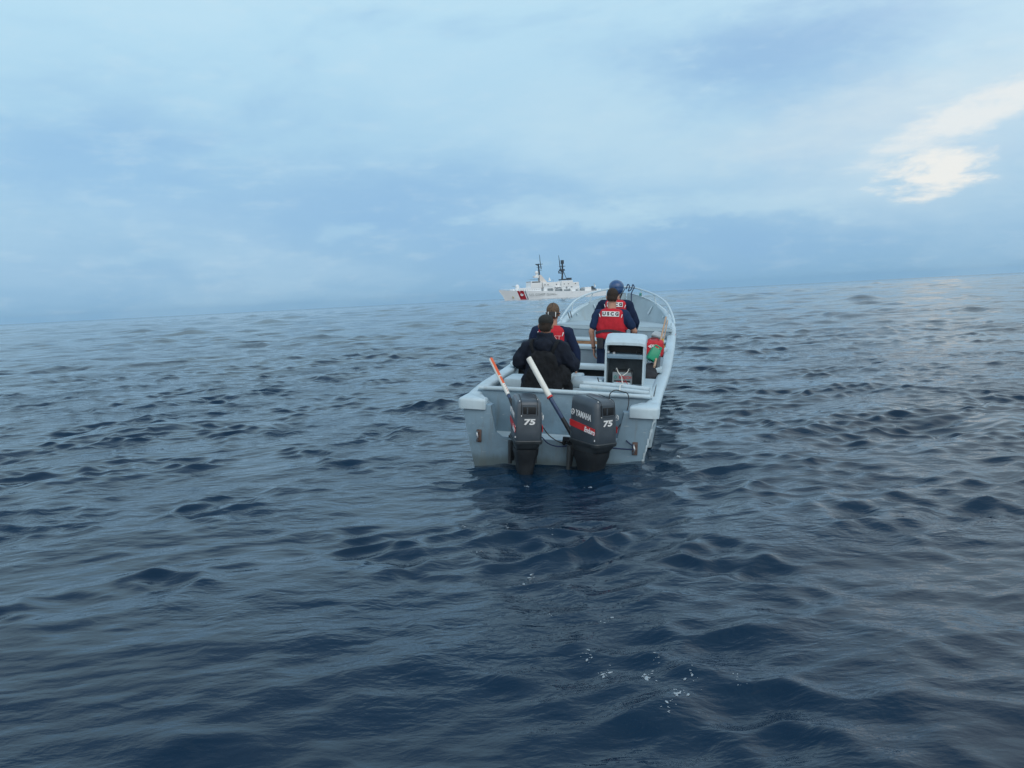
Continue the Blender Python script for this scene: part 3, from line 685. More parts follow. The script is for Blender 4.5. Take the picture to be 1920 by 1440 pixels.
def tiller(e, EM, base, joint, tip, r, stripe):
    inv = EM.inverted() @ BM
    b, j, p = (inv @ Vector(q) for q in (base, joint, tip))
    root = inv @ Vector((base[0] + .10, base[1] + .0, base[2] - .10)) if stripe else inv @ Vector((base[0] + .05, base[1] - .03, base[2] - .06))
    bm = bmesh.new(); add_tube(bm, [root, b, b + (j - b) * .5, j], [.035, .030, .024, .019], 12)
    th = obj('tiller_handle', bm, 'motor_black', e)
    bm = bmesh.new(); add_tube(bm, [b + (j - b) * .35, b + (j - b) * .98], .026 if not stripe else .022, 12); obj('hand_grip', bm, 'grip_blue', th)
    bm = bmesh.new(); add_tube(bm, [j, j + (p - j) * .5, p], r, 16); ex = obj('extension_pipe', bm, 'pipe_white', th, label='white plastic pipe slipped over the tiller')
    d = (p - j).normalized()
    if stripe:
        side = d.cross(Vector((0, 1, 0))).normalized(); nrm = side.cross(d).normalized()
        if nrm.y > 0: nrm = -nrm
        sd_ = side if side.x > 0 else -side
        nn = (nrm * .75 + sd_ * .66).normalized(); tt = nn.cross(d).normalized()
        bm = bmesh.new(); L = (p - j).length
        for a, c, w in ((.50, 1.0, .026), (.28, .47, .022)):
            P0, P1 = j + d * L * a, j + d * L * c
            vs = []
            for k in range(7):
                ang = (k - 3) / 3 * w / r
                off = (nn * math.cos(ang) + tt * math.sin(ang)) * (r + .0012)
                vs.append((bm.verts.new(P0 + off), bm.verts.new(P1 + off)))
            for u, v in zip(vs[:-1], vs[1:]): bm.faces.new((u[0], v[0], v[1], u[1]))
        for k in range(7):
            a = .06 + k * .03; w = .010
            P0 = j + d * L * a
            off = (nn * math.cos(.3) + tt * math.sin(.3 * (-1) ** k)) * (r + .0014)
            bmesh.ops.create_icosphere(bm, subdivisions=1, radius=.006, matrix=Matrix.Translation(P0 + off))
        obj('orange_tape', bm, 'pipe_orange', th)
    else:
        bm = bmesh.new(); add_tube(bm, [j, j + d * .022], r + .0025, 16); obj('red_tape', bm, 'red_mark', th)
tiller(e1, EM1, (-.475, .0, .585), (-.555, .08, .70), (-.82, .34, 1.055), .028, True)
tiller(e2, EM2, (.155, -.12, .39), (-.075, .0, .70), (-.345, .12, 1.107), .036, False)

def rope(name, pts, r, mat, label, cat='rope', mw=BM):
    o = obj(name, tube_bm(pts, r, 8, 8), mat); o.matrix_world = mw; return tag(o, label, cat)
rope('steering_rope', [(-.13, -.16, .30), (-.06, -.14, .23), (.04, -.12, .20), (.15, -.12, .215), (.22, -.10, .23)], .007, 'rope_navy', 'dark blue rope sagging between the two outboard motors', 'rope')
rope('fuel_hose', [(-.13, -.12, .40), (-.06, -.10, .31), (.04, -.10, .25), (.14, -.10, .235), (.21, -.10, .25)], .0055, 'rope_black', 'thin black hose looping down from port motor to the other motor', 'hose')
rope('mooring_line', [(.62, -.14, .225), (.74, -.11, .215), (.835, -.115, .22), (.83, -.09, .247), (.78, -.075, .28), (.755, -.07, .30)], .008, 'rope_navy', 'blue line tied to the starboard eye bolt beside the turned motor', 'rope')
rope('power_cable', [(.56, -.10, .70), (.565, -.0, .78), (.60, .25, .785), (.66, .385, .752), (.73, .30, .74), (.755, .10, .66), (.72, .0, .52), (.66, -.06, .42), (.62, -.08, .36)], .0055, 'rope_black', 'black cable looping over the stern well behind the turned motor', 'cable')

# ------------------------------------------------------------------ battery and wires in the console
t = thing('boat_battery', 'grey battery with red and black label inside the open console', 'battery', BM @ T(.605, 1.17, .703))
obj('case', bxm((0, 0, .09), (.235, .15, .178), (0, 0, 0), .008), 'battery_grey', t)
obj('lid', bxm((0, 0, .188), (.22, .14, .020), (0, 0, 0), .005), 'battery_black', t)
for x in (-.075, .075):
    bm = bmesh.new(); add_tube(bm, [(x, -.03, .195), (x, -.03, .222)], .016, 10); obj('terminal', bm, 'crate_dark', t)
obj('label_band', bxm((0, -.0765, .058), (.19, .003, .048)), 'battery_black', t)
obj('lettering', text_mesh('BOSCH', .045, .001, .001), 'red_mark', t, smooth=False, mw=face_mat((.035, -.0775, .118), (1, 0, 0), (0, 0, 1)))
bm = bmesh.new()
for k in range(5): add_box(bm, (-.06 + k * .026, -.079, .056), (.017, .003, .028), (0, .35, 0))
obj('label_blocks', bm, 'red_mark', t, smooth=False)
bm = bmesh.new(); add_tube(bm, [(-.08 + .016 * math.cos(a), -.078, .12 + .016 * math.sin(a)) for a in [i * math.pi / 7 for i in range(15)]], .004, 6, False); obj('round_mark', bm, 'rope_teal', t)
obj('battery_step', bxm((.605, 1.065, .735), (.21, .05, .064), (0, 0, 0), .02), 'seat_white', boat)
rope('battery_wire', [(.53, 1.135, .925), (.56, 1.07, .88), (.60, 1.03, .84), (.615, 1.0, .78), (.65, .93, .745), (.655, .80, .775), (.625, .60, .795), (.63, .44, .755)], .006, 'pipe_white', 'white wire running from the battery over the stern deck', 'wire')
rope('battery_wire', [(.68, 1.135, .925), (.66, 1.06, .885), (.605, 1.025, .845)], .0045, 'pipe_white', 'short pale wire joining battery terminal to the white wire', 'wire')
rope('battery_wire', [(.60, 1.02, .86), (.65, 1.0, .80), (.69, .95, .745), (.70, .82, .77), (.72, .68, .775)], .0045, 'dark_red', 'dark red wire beside the white wire below the battery', 'wire')
rope('battery_wire', [(.705, 1.13, .91), (.725, 1.05, .84), (.73, 1.0, .76), (.74, .85, .75), (.74, .70, .78)], .0045, 'rope_black', 'black wire hanging at the right edge of the battery', 'wire')
rope('deck_hook', [(.345, .80, .845), (.355, .80, .805), (.36, .80, .797), (.39, .79, .792), (.43, .79, .79)], .006, 'rope_black', 'thin black bent rod lying on the pale hatch left of the console', 'rod')

# ------------------------------------------------------------------ gear on the starboard side
t = thing('grab_bag', 'red bag with a white logo behind the green container', 'bag', BM @ T(.885, 3.05, .90))
bm = bmesh.new(); p_stack(bm, [(0, 0, 0, .12, .15), (0, 0, .04, .14, .17), (0, 0, .13, .14, .17), (0, 0, .20, .13, .16), (0, 0, .225, .11, .12)], 28, 4)
obj('bag_body', fuse(bm, .012, 2, .008, 14, 3), 'bag_red', t, angle=180)
obj('logo', text_mesh('45', .062, .001, .003, 1.3, .2), 'white_mark', t, smooth=False, mw=face_mat((-.03, -.180, .15), (1, 0, -.06), (0, 0, 1)))
obj('carry_strap', tube_bm([(-.08, -.10, .21), (-.05, -.06, .25), (.05, -.06, .25), (.08, -.10, .21)], .008, 6), 'dark_red', t)
t = thing('fuel_container', 'tilted green plastic container in front of the red bag', 'container', BM @ T(.86, 2.42, .875) @ Euler((R(-12), R(28), R(10))).to_matrix().to_4x4())
bm = bmesh.new(); add_box(bm, (0, 0, .12), (.140, .14, .18), (0, 0, 0), .020, .90); obj('can_body', bm, 'can_green', t)
bm = bmesh.new(); add_tube(bm, smooth_path([(-.04, 0, .215), (-.035, 0, .245), (.035, 0, .245), (.04, 0, .215)], 5), .010, 8); obj('carry_handle', bm, 'can_green', t)
bm = bmesh.new(); add_tube(bm, [(.04, -.045, .21), (.04, -.045, .245)], .018, 14); obj('screw_cap', bm, 'can_green', t)
t = thing('storage_crate', 'pale tilted plastic box behind the red bag', 'box', BM @ T(.88, 4.35, .99) @ Euler((R(10), R(14), R(-8))).to_matrix().to_4x4())
obj('box_body', bxm((0, 0, .06), (.17, .22, .11), (0, 0, 0), .012), 'crate_dark', t); obj('box_lid', bxm((0, 0, .125), (.185, .235, .035), (0, 0, 0), .012), 'crate_grey', t)
t = thing('duffel_bag', 'dark lumpy duffel bag under the green container', 'bag', BM @ T(.85, 2.55, .52))
bm = bmesh.new(); p_limb(bm, (0, -.22, .14), (0, .22, .14), .14, .13); p_ell(bm, (.02, -.08, .22), (.13, .16, .12))
obj('bag_body', fuse(bm, .014, 2, .014, 12, 5), 'bag_dark', t, angle=180); obj('carry_strap', tube_bm([(-.06, -.15, .27), (-.02, -.08, .37), (.0, .06, .36), (-.04, .14, .26)], .009, 6), 'crate_grey', t)
part_box('side_locker', (.78, 3.3, .46), (.46, 1.5, .66), 'inner_grey')
def rod(name, a, b, r, mat, label, cat='pole'):
    bm = bmesh.new(); add_tube(bm, [a, tuple((p + q) / 2 for p, q in zip(a, b)), b], r, 10); o = obj(name, bm, mat); o.matrix_world = BM; return tag(o, label, cat)
rod('boat_hook_pole', (.94, 2.05, .86), (1.00, 4.6, 1.37), .014, 'pole_wood', 'long pale wooden pole leaning along the starboard side')
rod('fishing_rod', (.985, 3.3, .95), (1.02, 5.0, 1.30), .008, 'pole_wood', 'thin rod leaning beside the long wooden pole', 'rod')
t = thing('capped_cylinder', 'dark cylinder with pale cap wedged against the starboard gunwale', 'pump', BM @ T(.955, 2.5, .72))  # plain dark cylinder with a cap; use as a pump is invented
bm = bmesh.new(); add_tube(bm, [(0, 0, 0), (.01, .02, .24)], .038, 16); obj('barrel', bm, 'crate_dark', t)
bm = bmesh.new(); add_tube(bm, [(.01, .021, .24), (.011, .023, .275)], .030, 16); obj('end_cap', bm, 'crate_grey', t)
t = tag(obj('cord_bundle', tube_bm([(.96, 3.6, 1.05), (.985, 3.62, 1.10), (1.0, 3.6, 1.05), (.975, 3.58, 1.01), (1.02, 3.6, .99), (.985, 3.6, .95)], .010, 8), 'yellow'), 'small yellow cord hanging near the wooden pole', 'cord'); t.matrix_world = BM
rope('bow_line', [(.00, 9.62, 1.70), (.03, 9.60, 1.80), (.07, 9.60, 1.76), (.05, 9.60, 1.66), (.11, 9.60, 1.70), (.14, 9.60, 1.80), (.17, 9.60, 1.74), (.12, 9.60, 1.62), (.13, 9.45, 1.45), (.14, 9.3, 1.30)], .012, 'rope_navy', 'dark blue line coiled over the bow rail and hanging down inside', 'rope')
rope('anchor_line', [(-.02, 9.55, 1.72), (-.07, 9.45, 1.60), (-.10, 9.3, 1.47), (-.06, 9.2, 1.35)], .009, 'rope_black', 'thin dark line hanging left of the coiled bow line', 'rope')

# ------------------------------------------------------------------ people
def hand(bm, wr, d, palm_n, s=1.0, curl=.5, thumb_side=1):
    """palm and five fingers; d = pointing direction, palm_n = palm normal"""
    d = Vector(d).normalized(); n = Vector(palm_n); n = (n - d * n.dot(d)).normalized(); w = d.cross(n)
    wr = Vector(wr)
    for k in range(4):
        o = (k - 1.5) * .019 * s
        p_limb(bm, wr + w * o * .6, wr + d * .085 * s + w * o, .014 * s, .011 * s, 8)
        L = (.072, .080, .074, .058)[k] * s; a = wr + d * .088 * s + w * o
        b = a + (d * math.cos(curl * .6) + n * math.sin(curl * .6)) * L * .45
        c = b + (d * math.cos(curl * 1.5) + n * math.sin(curl * 1.5)) * L * .32
        e = c + (d * math.cos(curl * 2.1) + n * math.sin(curl * 2.1)) * L * .25
        p_limb(bm, a, b, .0095 * s, .009 * s, 8); p_limb(bm, b, c, .009 * s, .0085 * s, 8); p_limb(bm, c, e, .0085 * s, .0075 * s, 8)
    a = wr + d * .025 * s - w * .024 * s * thumb_side; b = a - w * .028 * s * thumb_side + d * .028 * s + n * .01; c = b + d * .028 * s + n * .008 - w * .006 * thumb_side
    p_limb(bm, a, b, .013 * s, .010 * s, 8); p_limb(bm, b, c, .010 * s, .008 * s, 8)

def head_prims(bm, c, tilt=0.0):
    """c = centre of the head; face looks to +Y"""
    M = Matrix.Translation(c) @ Matrix.Rotation(tilt, 4, 'X'); q = lambda *p: M @ Vector(p)
    rot = (tilt, 0, 0)
    p_ell(bm, q(0, -.008, .03), (.077, .098, .095), rot); p_ell(bm, q(0, .025, -.035), (.060, .066, .082), rot)
    p_ell(bm, q(0, .062, -.082), (.030, .026, .024), rot)                                  # chin
    p_limb(bm, q(0, .088, .015), q(0, .108, -.022), .010, .015, 10)                        # nose
    p_ell(bm, q(0, .088, -.052), (.026, .010, .010), rot)                                  # lips
    for s in (-1, 1):
        p_ell(bm, q(s * .030, .080, .012), (.013, .010, .009), rot)                        # eyelids
        p_ell(bm, q(s * .032, .084, .034), (.020, .008, .006), rot)                        # brow
        p_ell(bm, q(s * .080, -.005, -.008), (.010, .019, .031), (tilt, s * .25, s * .3))  # ear
    return M

def make_person(label, M, J, look):
    """J: joint positions in the person's own frame (X right, Y ahead, Z up, ground at 0)"""
    P = thing('person', label, 'person', M)
    V = {k: Vector(v) for k, v in J.items()}
    bm = bmesh.new()
    hm = head_prims(bm, V['head'], look.get('tilt', 0.0))
    p_limb(bm, V['neck'], V['head'] + Vector((0, -.015, -.06)), .062, .056)
    ch, pe = V['chest'], V['pelvis']; mid = (ch + pe) / 2
    bt = [(pe.x, pe.y, pe.z - .08, .150, .105), (pe.x, pe.y, pe.z + .02, .160, .115), (mid.x, mid.y, mid.z - .04, .140, .100), (mid.x, mid.y, mid.z + .06, .155, .110),
          (ch.x, ch.y, ch.z, .175, .120), (ch.x, ch.y, ch.z + .10, .165, .105), (V['neck'].x, V['neck'].y, V['neck'].z - .02, .085, .075)]
    p_stack(bm, bt)
    for s in 'LR':
        p_limb(bm, V['sh' + s], V['el' + s], .050, .040); p_limb(bm, V['el' + s], V['wr' + s], .040, .027)
        p_limb(bm, (ch.x + (V['sh' + s].x - ch.x) * .3, ch.y, V['sh' + s].z + .005), V['sh' + s], .055, .056)
        p_limb(bm, V['hip' + s], V['kn' + s], .080, .056); p_limb(bm, V['kn' + s], V['an' + s], .054, .036)
        p_limb(bm, V['an' + s] + Vector((0, -.03, -.05)), V['an' + s] + Vector((0, .13, -.06)), .035, .030)
        sd_ = -1 if s == 'L' else 1
        hd = V.get('hd' + s, Vector((0, 0, -1))); pn = Vector((-sd_, 0, 0)) if abs(hd.z) > .6 else Vector((0, 0, -1))
        hand(bm, V['wr' + s], hd, pn, 1.0, look.get('curl' + s, .45), 1 if s == 'L' else -1)
    obj('body', fuse(bm, .0075, 2), look.get('skin', 'skin'), P, angle=180)
    # trousers
    bm = bmesh.new()
    p_stack(bm, [(pe.x, pe.y, pe.z - .10, .160, .118), (pe.x, pe.y, pe.z, .182, .135), (pe.x, pe.y, pe.z + .09, .162, .122), (pe.x, pe.y, pe.z + .12, .158, .118)])
    for s in 'LR':
        p_limb(bm, V['hip' + s], V['kn' + s], .100, .074); p_limb(bm, V['kn' + s], V['an' + s] + Vector((0, 0, .03)), .073, .062)
    obj('trousers', fuse(bm, .013, 2, .010, 10, 1), look.get('trousers', 'trouser_navy'), P, angle=180)
    for s in 'LR':
        bm = bmesh.new(); p_limb(bm, V['an' + s] + Vector((0, -.01, .08)), V['an' + s] + Vector((0, -.02, -.04)), .054, .050); p_limb(bm, V['an' + s] + Vector((0, -.04, -.055)), V['an' + s] + Vector((0, .15, -.06)), .045, .040)
        obj('boot', fuse(bm, .012, 1), 'boot_black', P, angle=180)
    # shirt or jacket
    g = look.get('puff', .014); bm = bmesh.new()
    sb = look.get('hem', .04); wd = look.get('wide', 0.0)
    rows = [(pe.x, pe.y, pe.z - .02 - sb, .166 + g + wd, .118 + g), (pe.x, pe.y, pe.z + .06, .158 + g + wd, .118 + g), (mid.x, mid.y, mid.z - .02, .150 + g + wd * .7, .112 + g), (mid.x, mid.y, mid.z + .08, .163 + g, .118 + g),
            (ch.x, ch.y, ch.z, .182 + g, .125 + g), (ch.x, ch.y, ch.z + .09, .178 + g, .112 + g), (ch.x, ch.y, V['neck'].z - .045, .125 + g, .085 + g), (V['neck'].x, V['neck'].y, V['neck'].z + .005, .068 + g * .5, .065 + g * .5)]
    p_stack(bm, rows)
    for s in 'LR':
        k = look.get('sleeve', 1.0)
        p_limb(bm, (ch.x + (V['sh' + s].x - ch.x) * .35, ch.y, V['sh' + s].z + .012), V['sh' + s], .062 + g, .062 + g)
        if k <= .5:
            e = V['sh' + s] + (V['el' + s] - V['sh' + s]) * k * 2 * .82; p_limb(bm, V['sh' + s], e, .062 + g, .056 + g * .8)
        else:
            w_ = V['wr' + s] + (V['el' + s] - V['wr' + s]) * .06
            p_limb(bm, V['sh' + s], V['el' + s], .060 + g, .047 + g); p_limb(bm, V['el' + s], w_, .048 + g, .034 + g * .8)
    obj(look.get('top_name', 'shirt'), fuse(bm, .011, 2, look.get('wr', .009), 11, 2), look.get('top', 'navy_tee'), P, angle=180)
    # life vest
    if look.get('vest'):
        q = look.get('vest_scale', 1.0); bm = bmesh.new(); vz = V['neck'].z
        zb = pe.z + look.get('vest_bottom', .12)
        rows = [(pe.x, pe.y, zb, .185 * q, .155), (pe.x, pe.y, zb + .04, .195 * q, .165), (mid.x, mid.y, zb + .12, .182 * q, .155), (ch.x, ch.y, ch.z - .06, .192 * q, .160), (ch.x, ch.y, ch.z + .02, .172 * q, .165),
                (ch.x, ch.y, ch.z + .09, .166 * q, .160), (ch.x, ch.y, vz - .045, .160 * q, .142), (ch.x, ch.y, vz - .012, .140 * q, .112), (ch.x, ch.y, vz + .012, .085 * q, .085)]
        p_stack(bm, rows, 32, 2.8)
        vest = obj('life_vest', fuse(bm, .010, 2, .006, 13, 4), 'vest_red', P, angle=180)
        # waist strap with buckle
        bm = bmesh.new(); zz = zb + .105; ring = []
        for k in range(41):
            a = 2 * math.pi * k / 40; ca, sa = math.cos(a), math.sin(a)
            e = 2.8; x = mid.x + (.190 * q) * math.copysign(abs(ca) ** (2 / e), ca); y = mid.y + .163 * math.copysign(abs(sa) ** (2 / e), sa)
            droop = -.045 * (abs(ca) ** 1.5) + (.012 if sa < 0 else 0)
            ring.append((x, y, zz + droop))
        rings = []
        for x, y, z in ring:
            c = Vector((x - mid.x, y - mid.y, 0)).normalized()
            o_ = Vector((x, y, z)); rings.append([bm.verts.new(o_ - c * .004 + Vector((0, 0, -.019))), bm.verts.new(o_ + c * .006 + Vector((0, 0, -.019))), bm.verts.new(o_ + c * .006 + Vector((0, 0, .019))), bm.verts.new(o_ - c * .004 + Vector((0, 0, .019)))])
        join_rings(bm, rings, True); obj('waist_strap', bm, 'strap_dark', vest)
        obj('buckle', bxm((mid.x + .075, mid.y - .168, zz), (.055, .016, .045), (0, 0, 0), .004), 'battery_black', vest)
        yb = ch.y - .163
        if look['vest'] == 'panel':
            pz = vz - .058
            bm = bmesh.new()
            rows = []
            for k in range(13):
                x = -.118 + .236 * k / 12; y = ch.y - .148 + .35 * x * x
                y -= .012; rows.append([bm.verts.new((ch.x + x, y, pz - .034)), bm.verts.new((ch.x + x, y + .012, pz + .034)), bm.verts.new((ch.x + x, y + .030, pz + .034)), bm.verts.new((ch.x + x, y + .022, pz - .034))])
            join_rings(bm, rows, True); bm.faces.new(rows[0]); bm.faces.new(rows[-1][::-1])
            pn = obj('name_panel', bm, 'white_mark', vest, smooth=False)
            me = text_mesh('U S C G', .064, .0012, .0035, 1.02)
            for v in me.vertices: v.co.z -= .35 * v.co.x ** 2
            obj('lettering', me, 'battery_black', vest, smooth=False, mw=face_mat((ch.x, ch.y - .1555, pz), (1, 0, 0), (0, .176, 1)))
        else:
            obj('lettering', text_mesh('COAST', .078, .0012, .001, 1.1), 'letter_pink', vest, smooth=False, mw=face_mat((ch.x, yb - .004, vz - .13), (1, 0, 0), (0, 0, 1)))
            obj('lettering', text_mesh('GUARD', .078, .0012, .001, 1.1), 'letter_pink', vest, smooth=False, mw=face_mat((ch.x, yb - .006, vz - .225), (1, 0, 0), (0, 0, 1)))
        for s in (-1, 1):
            bm = bmesh.new(); add_box(bm, (ch.x + s * .152, ch.y - .12, vz - .085), (.012, .012, .05), (0, s * .3, 0), .003); obj('reflective_tab', bm, 'white_mark', vest)
    # head wear
    def q(*p): return hm @ Vector(p)
    rt = look.get('tilt', 0.0); hc = look.get('hair')
    if hc:
        bm = bmesh.new(); p_ell(bm, q(0, -.014, .040), (.082, .100, .094), (rt, 0, 0)); p_ell(bm, q(0, -.050, -.012), (.073, .062, .070), (rt, 0, 0))
        me = fuse(bm, .008, 1, .003, 60, 1)
        # trim the hair off the face and neck
        b2 = bmesh.new(); b2.from_mesh(me); Mi = hm.inverted()
        dl = [v for v in b2.verts if ((Mi @ v.co).y > .045 and (Mi @ v.co).z < .075) or (Mi @ v.co).z < -.062]
        bmesh.ops.delete(b2, geom=dl, context='VERTS'); bpy.data.meshes.remove(me)
        obj('hair', b2, hc, P, angle=180)
    return P, V, q, hm, rt
pbr('letter_pink', (.72, .34, .34), .6, .05)

def seated(sh_w=.19, z_seat=.50, lean=0.0, **kw):
    J = dict(pelvis=(0, 0, z_seat + .10), chest=(0, .02 + lean * .5, z_seat + .40), neck=(0, .03 + lean, z_seat + .585), head=(0, .06 + lean * 1.2, z_seat + .745),
             shL=(-sh_w, .02 + lean, z_seat + .535), shR=(sh_w, .02 + lean, z_seat + .535), elL=(-sh_w - .06, .08, z_seat + .27), elR=(sh_w + .06, .08, z_seat + .27),
             wrL=(-sh_w, .28, z_seat + .16), wrR=(sh_w, .28, z_seat + .16), hdL=(.2, 1, -.2), hdR=(-.2, 1, -.2),
             hipL=(-.09, .02, z_seat + .09), hipR=(.09, .02, z_seat + .09), knL=(-.12, .42, z_seat + .06), knR=(.12, .42, z_seat + .06), anL=(-.12, .42, .10), anR=(.12, .42, .10))
    J.update(kw); return J
def standing(sh_w=.19, h=1.75, **kw):
    k = h / 1.75
    J = dict(pelvis=(0, 0, .96 * k), chest=(0, .01, 1.26 * k), neck=(0, .01, 1.47 * k), head=(0, .035, 1.625 * k), shL=(-sh_w, 0, 1.415 * k), shR=(sh_w, 0, 1.415 * k),
             elL=(-sh_w - .06, -.01, 1.14 * k), elR=(sh_w + .06, -.01, 1.14 * k), wrL=(-sh_w - .07, .04, .89 * k), wrR=(sh_w + .07, .04, .89 * k),
             hipL=(-.09, 0, .93 * k), hipR=(.09, 0, .93 * k), knL=(-.11, .02, .51 * k), knR=(.11, .02, .51 * k), anL=(-.12, -.01, .10), anR=(.12, -.01, .10))
    J.update(kw); return J

# 1 seated man in dark jacket on the stern bench
M1 = BM @ T(-.262, .70, .12)
J = seated(.190, .52, 0.03, elL=(-.295, .02, .895), elR=(.305, .02, .88), wrL=(-.22, .24, .78), wrR=(.22, .24, .78), head=(-.01, .06, 1.30), neck=(0, .04, 1.13), shL=(-.185, .03, 1.035), shR=(.185, .03, 1.035))
P1, V, q, hm, rt = make_person('person seated at the stern in a bulky dark jacket with black backpack, seen from behind', M1, J,
    dict(top='jacket_cloth', top_name='jacket', puff=.048, hem=.10, wr=.026, wide=.055, hair='hair_dark', skin='skin_tan', tilt=-.05, trousers='jacket_cloth'))
bm = bmesh.new(); p_ell(bm, q(0, -.01, .060), (.090, .108, .078), (rt, 0, 0)); p_limb(bm, q(-.055, .09, .055), q(.055, .09, .055), .018, .018)
me = fuse(bm, .009, 1); obj('knit_cap', me, 'cap_dark', P1, angle=180)
bm = bmesh.new(); p_stack(bm, [(0, .03, 1.00, .20, .135), (0, .03, 1.07, .165, .125), (0, .035, 1.13, .125, .110), (-.005, .035, 1.19, .098, .102), (-.008, .035, 1.225, .094, .100)], 26); p_ell(bm, (0, -.09, 1.08), (.115, .06, .09))
obj('folded_hood', fuse(bm, .011, 2, .014, 14, 8), 'jacket_cloth', P1, angle=180)
bm = bmesh.new()
p_stack(bm, [(.0, -.17, .54, .25, .09), (.0, -.18, .62, .235, .09), (.02, -.18, .85, .165, .075), (.0, -.17, .98, .14, .06), (0, -.15, 1.03, .11, .04)], 28, 3.2)
p_ell(bm, (.21, -.10, .72), (.12, .09, .15)); p_ell(bm, (.26, -.04, .60), (.09, .09, .10)); p_limb(bm, (-.05, -.22, .70), (.10, -.22, .70), .05, .05)
bp = obj('backpack', fuse(bm, .012, 2, .020, 15, 12), 'pack_black', P1, angle=180)
for x in (-.14, .14): obj('shoulder_strap', tube_bm([(x * .7, -.17, .98), (x, -.15, 1.10), (x * 1.05, .02, 1.135), (x * 1.1, .16, 1.02)], .020, 8), 'pack_black', bp)
obj('pull_tab', bxm((.235, -.17, .605), (.02, .012, .035), (0, .3, 0), .004), 'crate_grey', bp)

# 2 seated man in red vest, goggles on the back of his head
M2 = BM @ T(-.315, 1.48, .155)
J = seated(.195, .60, .02, elR=(.295, .03, .93), wrR=(.315, .02, .70), hdR=(.05, .12, -1), elL=(-.27, .06, .93), wrL=(-.20, .28, .80), head=(0, .06, 1.375), neck=(0, .04, 1.215), hipL=(-.10, .02, .68), hipR=(.10, .02, .68))
P2, V, q, hm, rt = make_person('person seated in a red life vest with goggles strapped on the back of the head', M2, J,
    dict(top='navy_cloth', puff=.020, wr=.012, hair='hair_fair', vest='text', vest_scale=1.06, vest_bottom=.02))
g = obj('goggles', loft(lambda bm: [superring(bm, 0, 0, z, rx, ry, 4, 24) for z, rx, ry in ((0, .040, .030), (.016, .044, .034), (.020, .040, .030))]), 'battery_black', P2, mw=hm @ face_mat((0.005, -.108, -.008), (1, 0, 0), (0, .1, 1)))
for x in (-.046, .046): obj('goggle_rim', bxm((x, 0, .012), (.008, .064, .018), (0, 0, 0), .003), 'white_mark', g)
bm = bmesh.new(); add_tube(bm, [hm @ Vector((.089 * math.cos(a), -.012 + .107 * math.sin(a), .004)) for a in [i * 2 * math.pi / 28 for i in range(29)]], .007, 6, False); obj('goggle_strap', bm, 'battery_black', P2)
obj('cap_seam', tube_bm([hm @ Vector(p) for p in ((0, -.110, .03), (0, -.096, .085), (0, -.055, .122), (0, .0, .134))], .005, 6), 'cap_dark', P2)

# 3 standing man, short sleeves
M3 = BM @ T(.285, 2.98, .12)
J = standing(.178, 1.69, shL=(-.178, 0, 1.345), shR=(.178, 0, 1.345), elL=(-.272, -.03, 1.10), wrL=(-.235, .03, .86), elR=(.325, .06, 1.12), wrR=(.30, .30, 1.03), hdR=(0, 1, -.2), hdL=(.05, .12, -1), head=(0, .045, 1.585), neck=(0, .01, 1.42), chest=(0, 0, 1.22))
P3, V, q, hm, rt = make_person('person standing behind the console, short dark hair, navy short sleeves and red life vest', M3, J,
    dict(top='navy_tee', sleeve=.40, puff=.016, hair='hair_dark', vest='panel', vest_scale=1.09, vest_bottom=.085, tilt=-.12, hem=0))
bm = bmesh.new(); add_tube(bm, [(.182 * math.cos(a), .142 * math.sin(a), 1.0) for a in [i * 2 * math.pi / 28 for i in range(29)]], .022, 8, False); blt = obj('belt', bm, 'battery_black', P3)
obj('belt_pouch', bxm((-.13, -.145, .95), (.09, .05, .15), (0, 0, 0), .012), 'bag_dark', blt); obj('belt_pouch', bxm((.10, -.155, .97), (.08, .05, .11), (0, 0, 0), .012), 'battery_black', blt)
bm = bmesh.new(); add_tube(bm, [Vector((-.2365, .026, .885)), Vector((-.2358, .032, .870))], .033, 14); obj('wrist_watch', bm, 'battery_black', P3)

# 4 standing man with the blue helmet
M4 = BM @ T(.25, 4.02, .18)
J = standing(.190, 1.73, shL=(-.19, 0, 1.375), shR=(.19, 0, 1.375), elL=(-.30, .0, 1.18), wrL=(-.26, .16, .98), elR=(.305, .02, 1.14), wrR=(.28, .14, .93), head=(0, .04, 1.60), hdL=(.1, .6, -1), hdR=(-.1, .6, -1))
P4, V, q, hm, rt = make_person('person in a blue helmet and long navy sleeves standing farthest forward in the boat', M4, J,
    dict(top='navy_cloth', puff=.022, wr=.012, vest='panel', vest_scale=1.08, hair='hair_dark', vest_bottom=.06))
bm = bmesh.new(); p_ell(bm, q(0, -.008, .058), (.116, .135, .105), (rt, 0, 0)); p_ell(bm, q(0, -.035, .02), (.108, .105, .095), (rt, 0, 0))
me = fuse(bm, .009, 2); b2 = bmesh.new(); b2.from_mesh(me); Mi = hm.inverted()
bmesh.ops.delete(b2, geom=[v for v in b2.verts if (Mi @ v.co).z < -.048 or ((Mi @ v.co).y > .06 and (Mi @ v.co).z < .035)], context='VERTS')
he = obj('helmet', b2, 'helmet_blue', P4, angle=180); sm_ = he.modifiers.new('thickness', 'SOLIDIFY'); sm_.thickness = .008
for s in (-1, 1): obj('chin_strap', tube_bm([q(s * .080, -.05, -.03), q(s * .072, -.045, -.08), q(s * .05, .02, -.105), q(0, .055, -.115)], .009, 6), 'battery_black', he)
obj('nape_pad', bxm(tuple(q(0, -.088, -.068)), (.085, .030, .045), (0, 0, 0), .012), 'battery_black', he)

# ------------------------------------------------------------------ the cutter, about 800 m away
SH = R(25); KU = .0602
BOWP = Vector((-2.3, 0, 0))
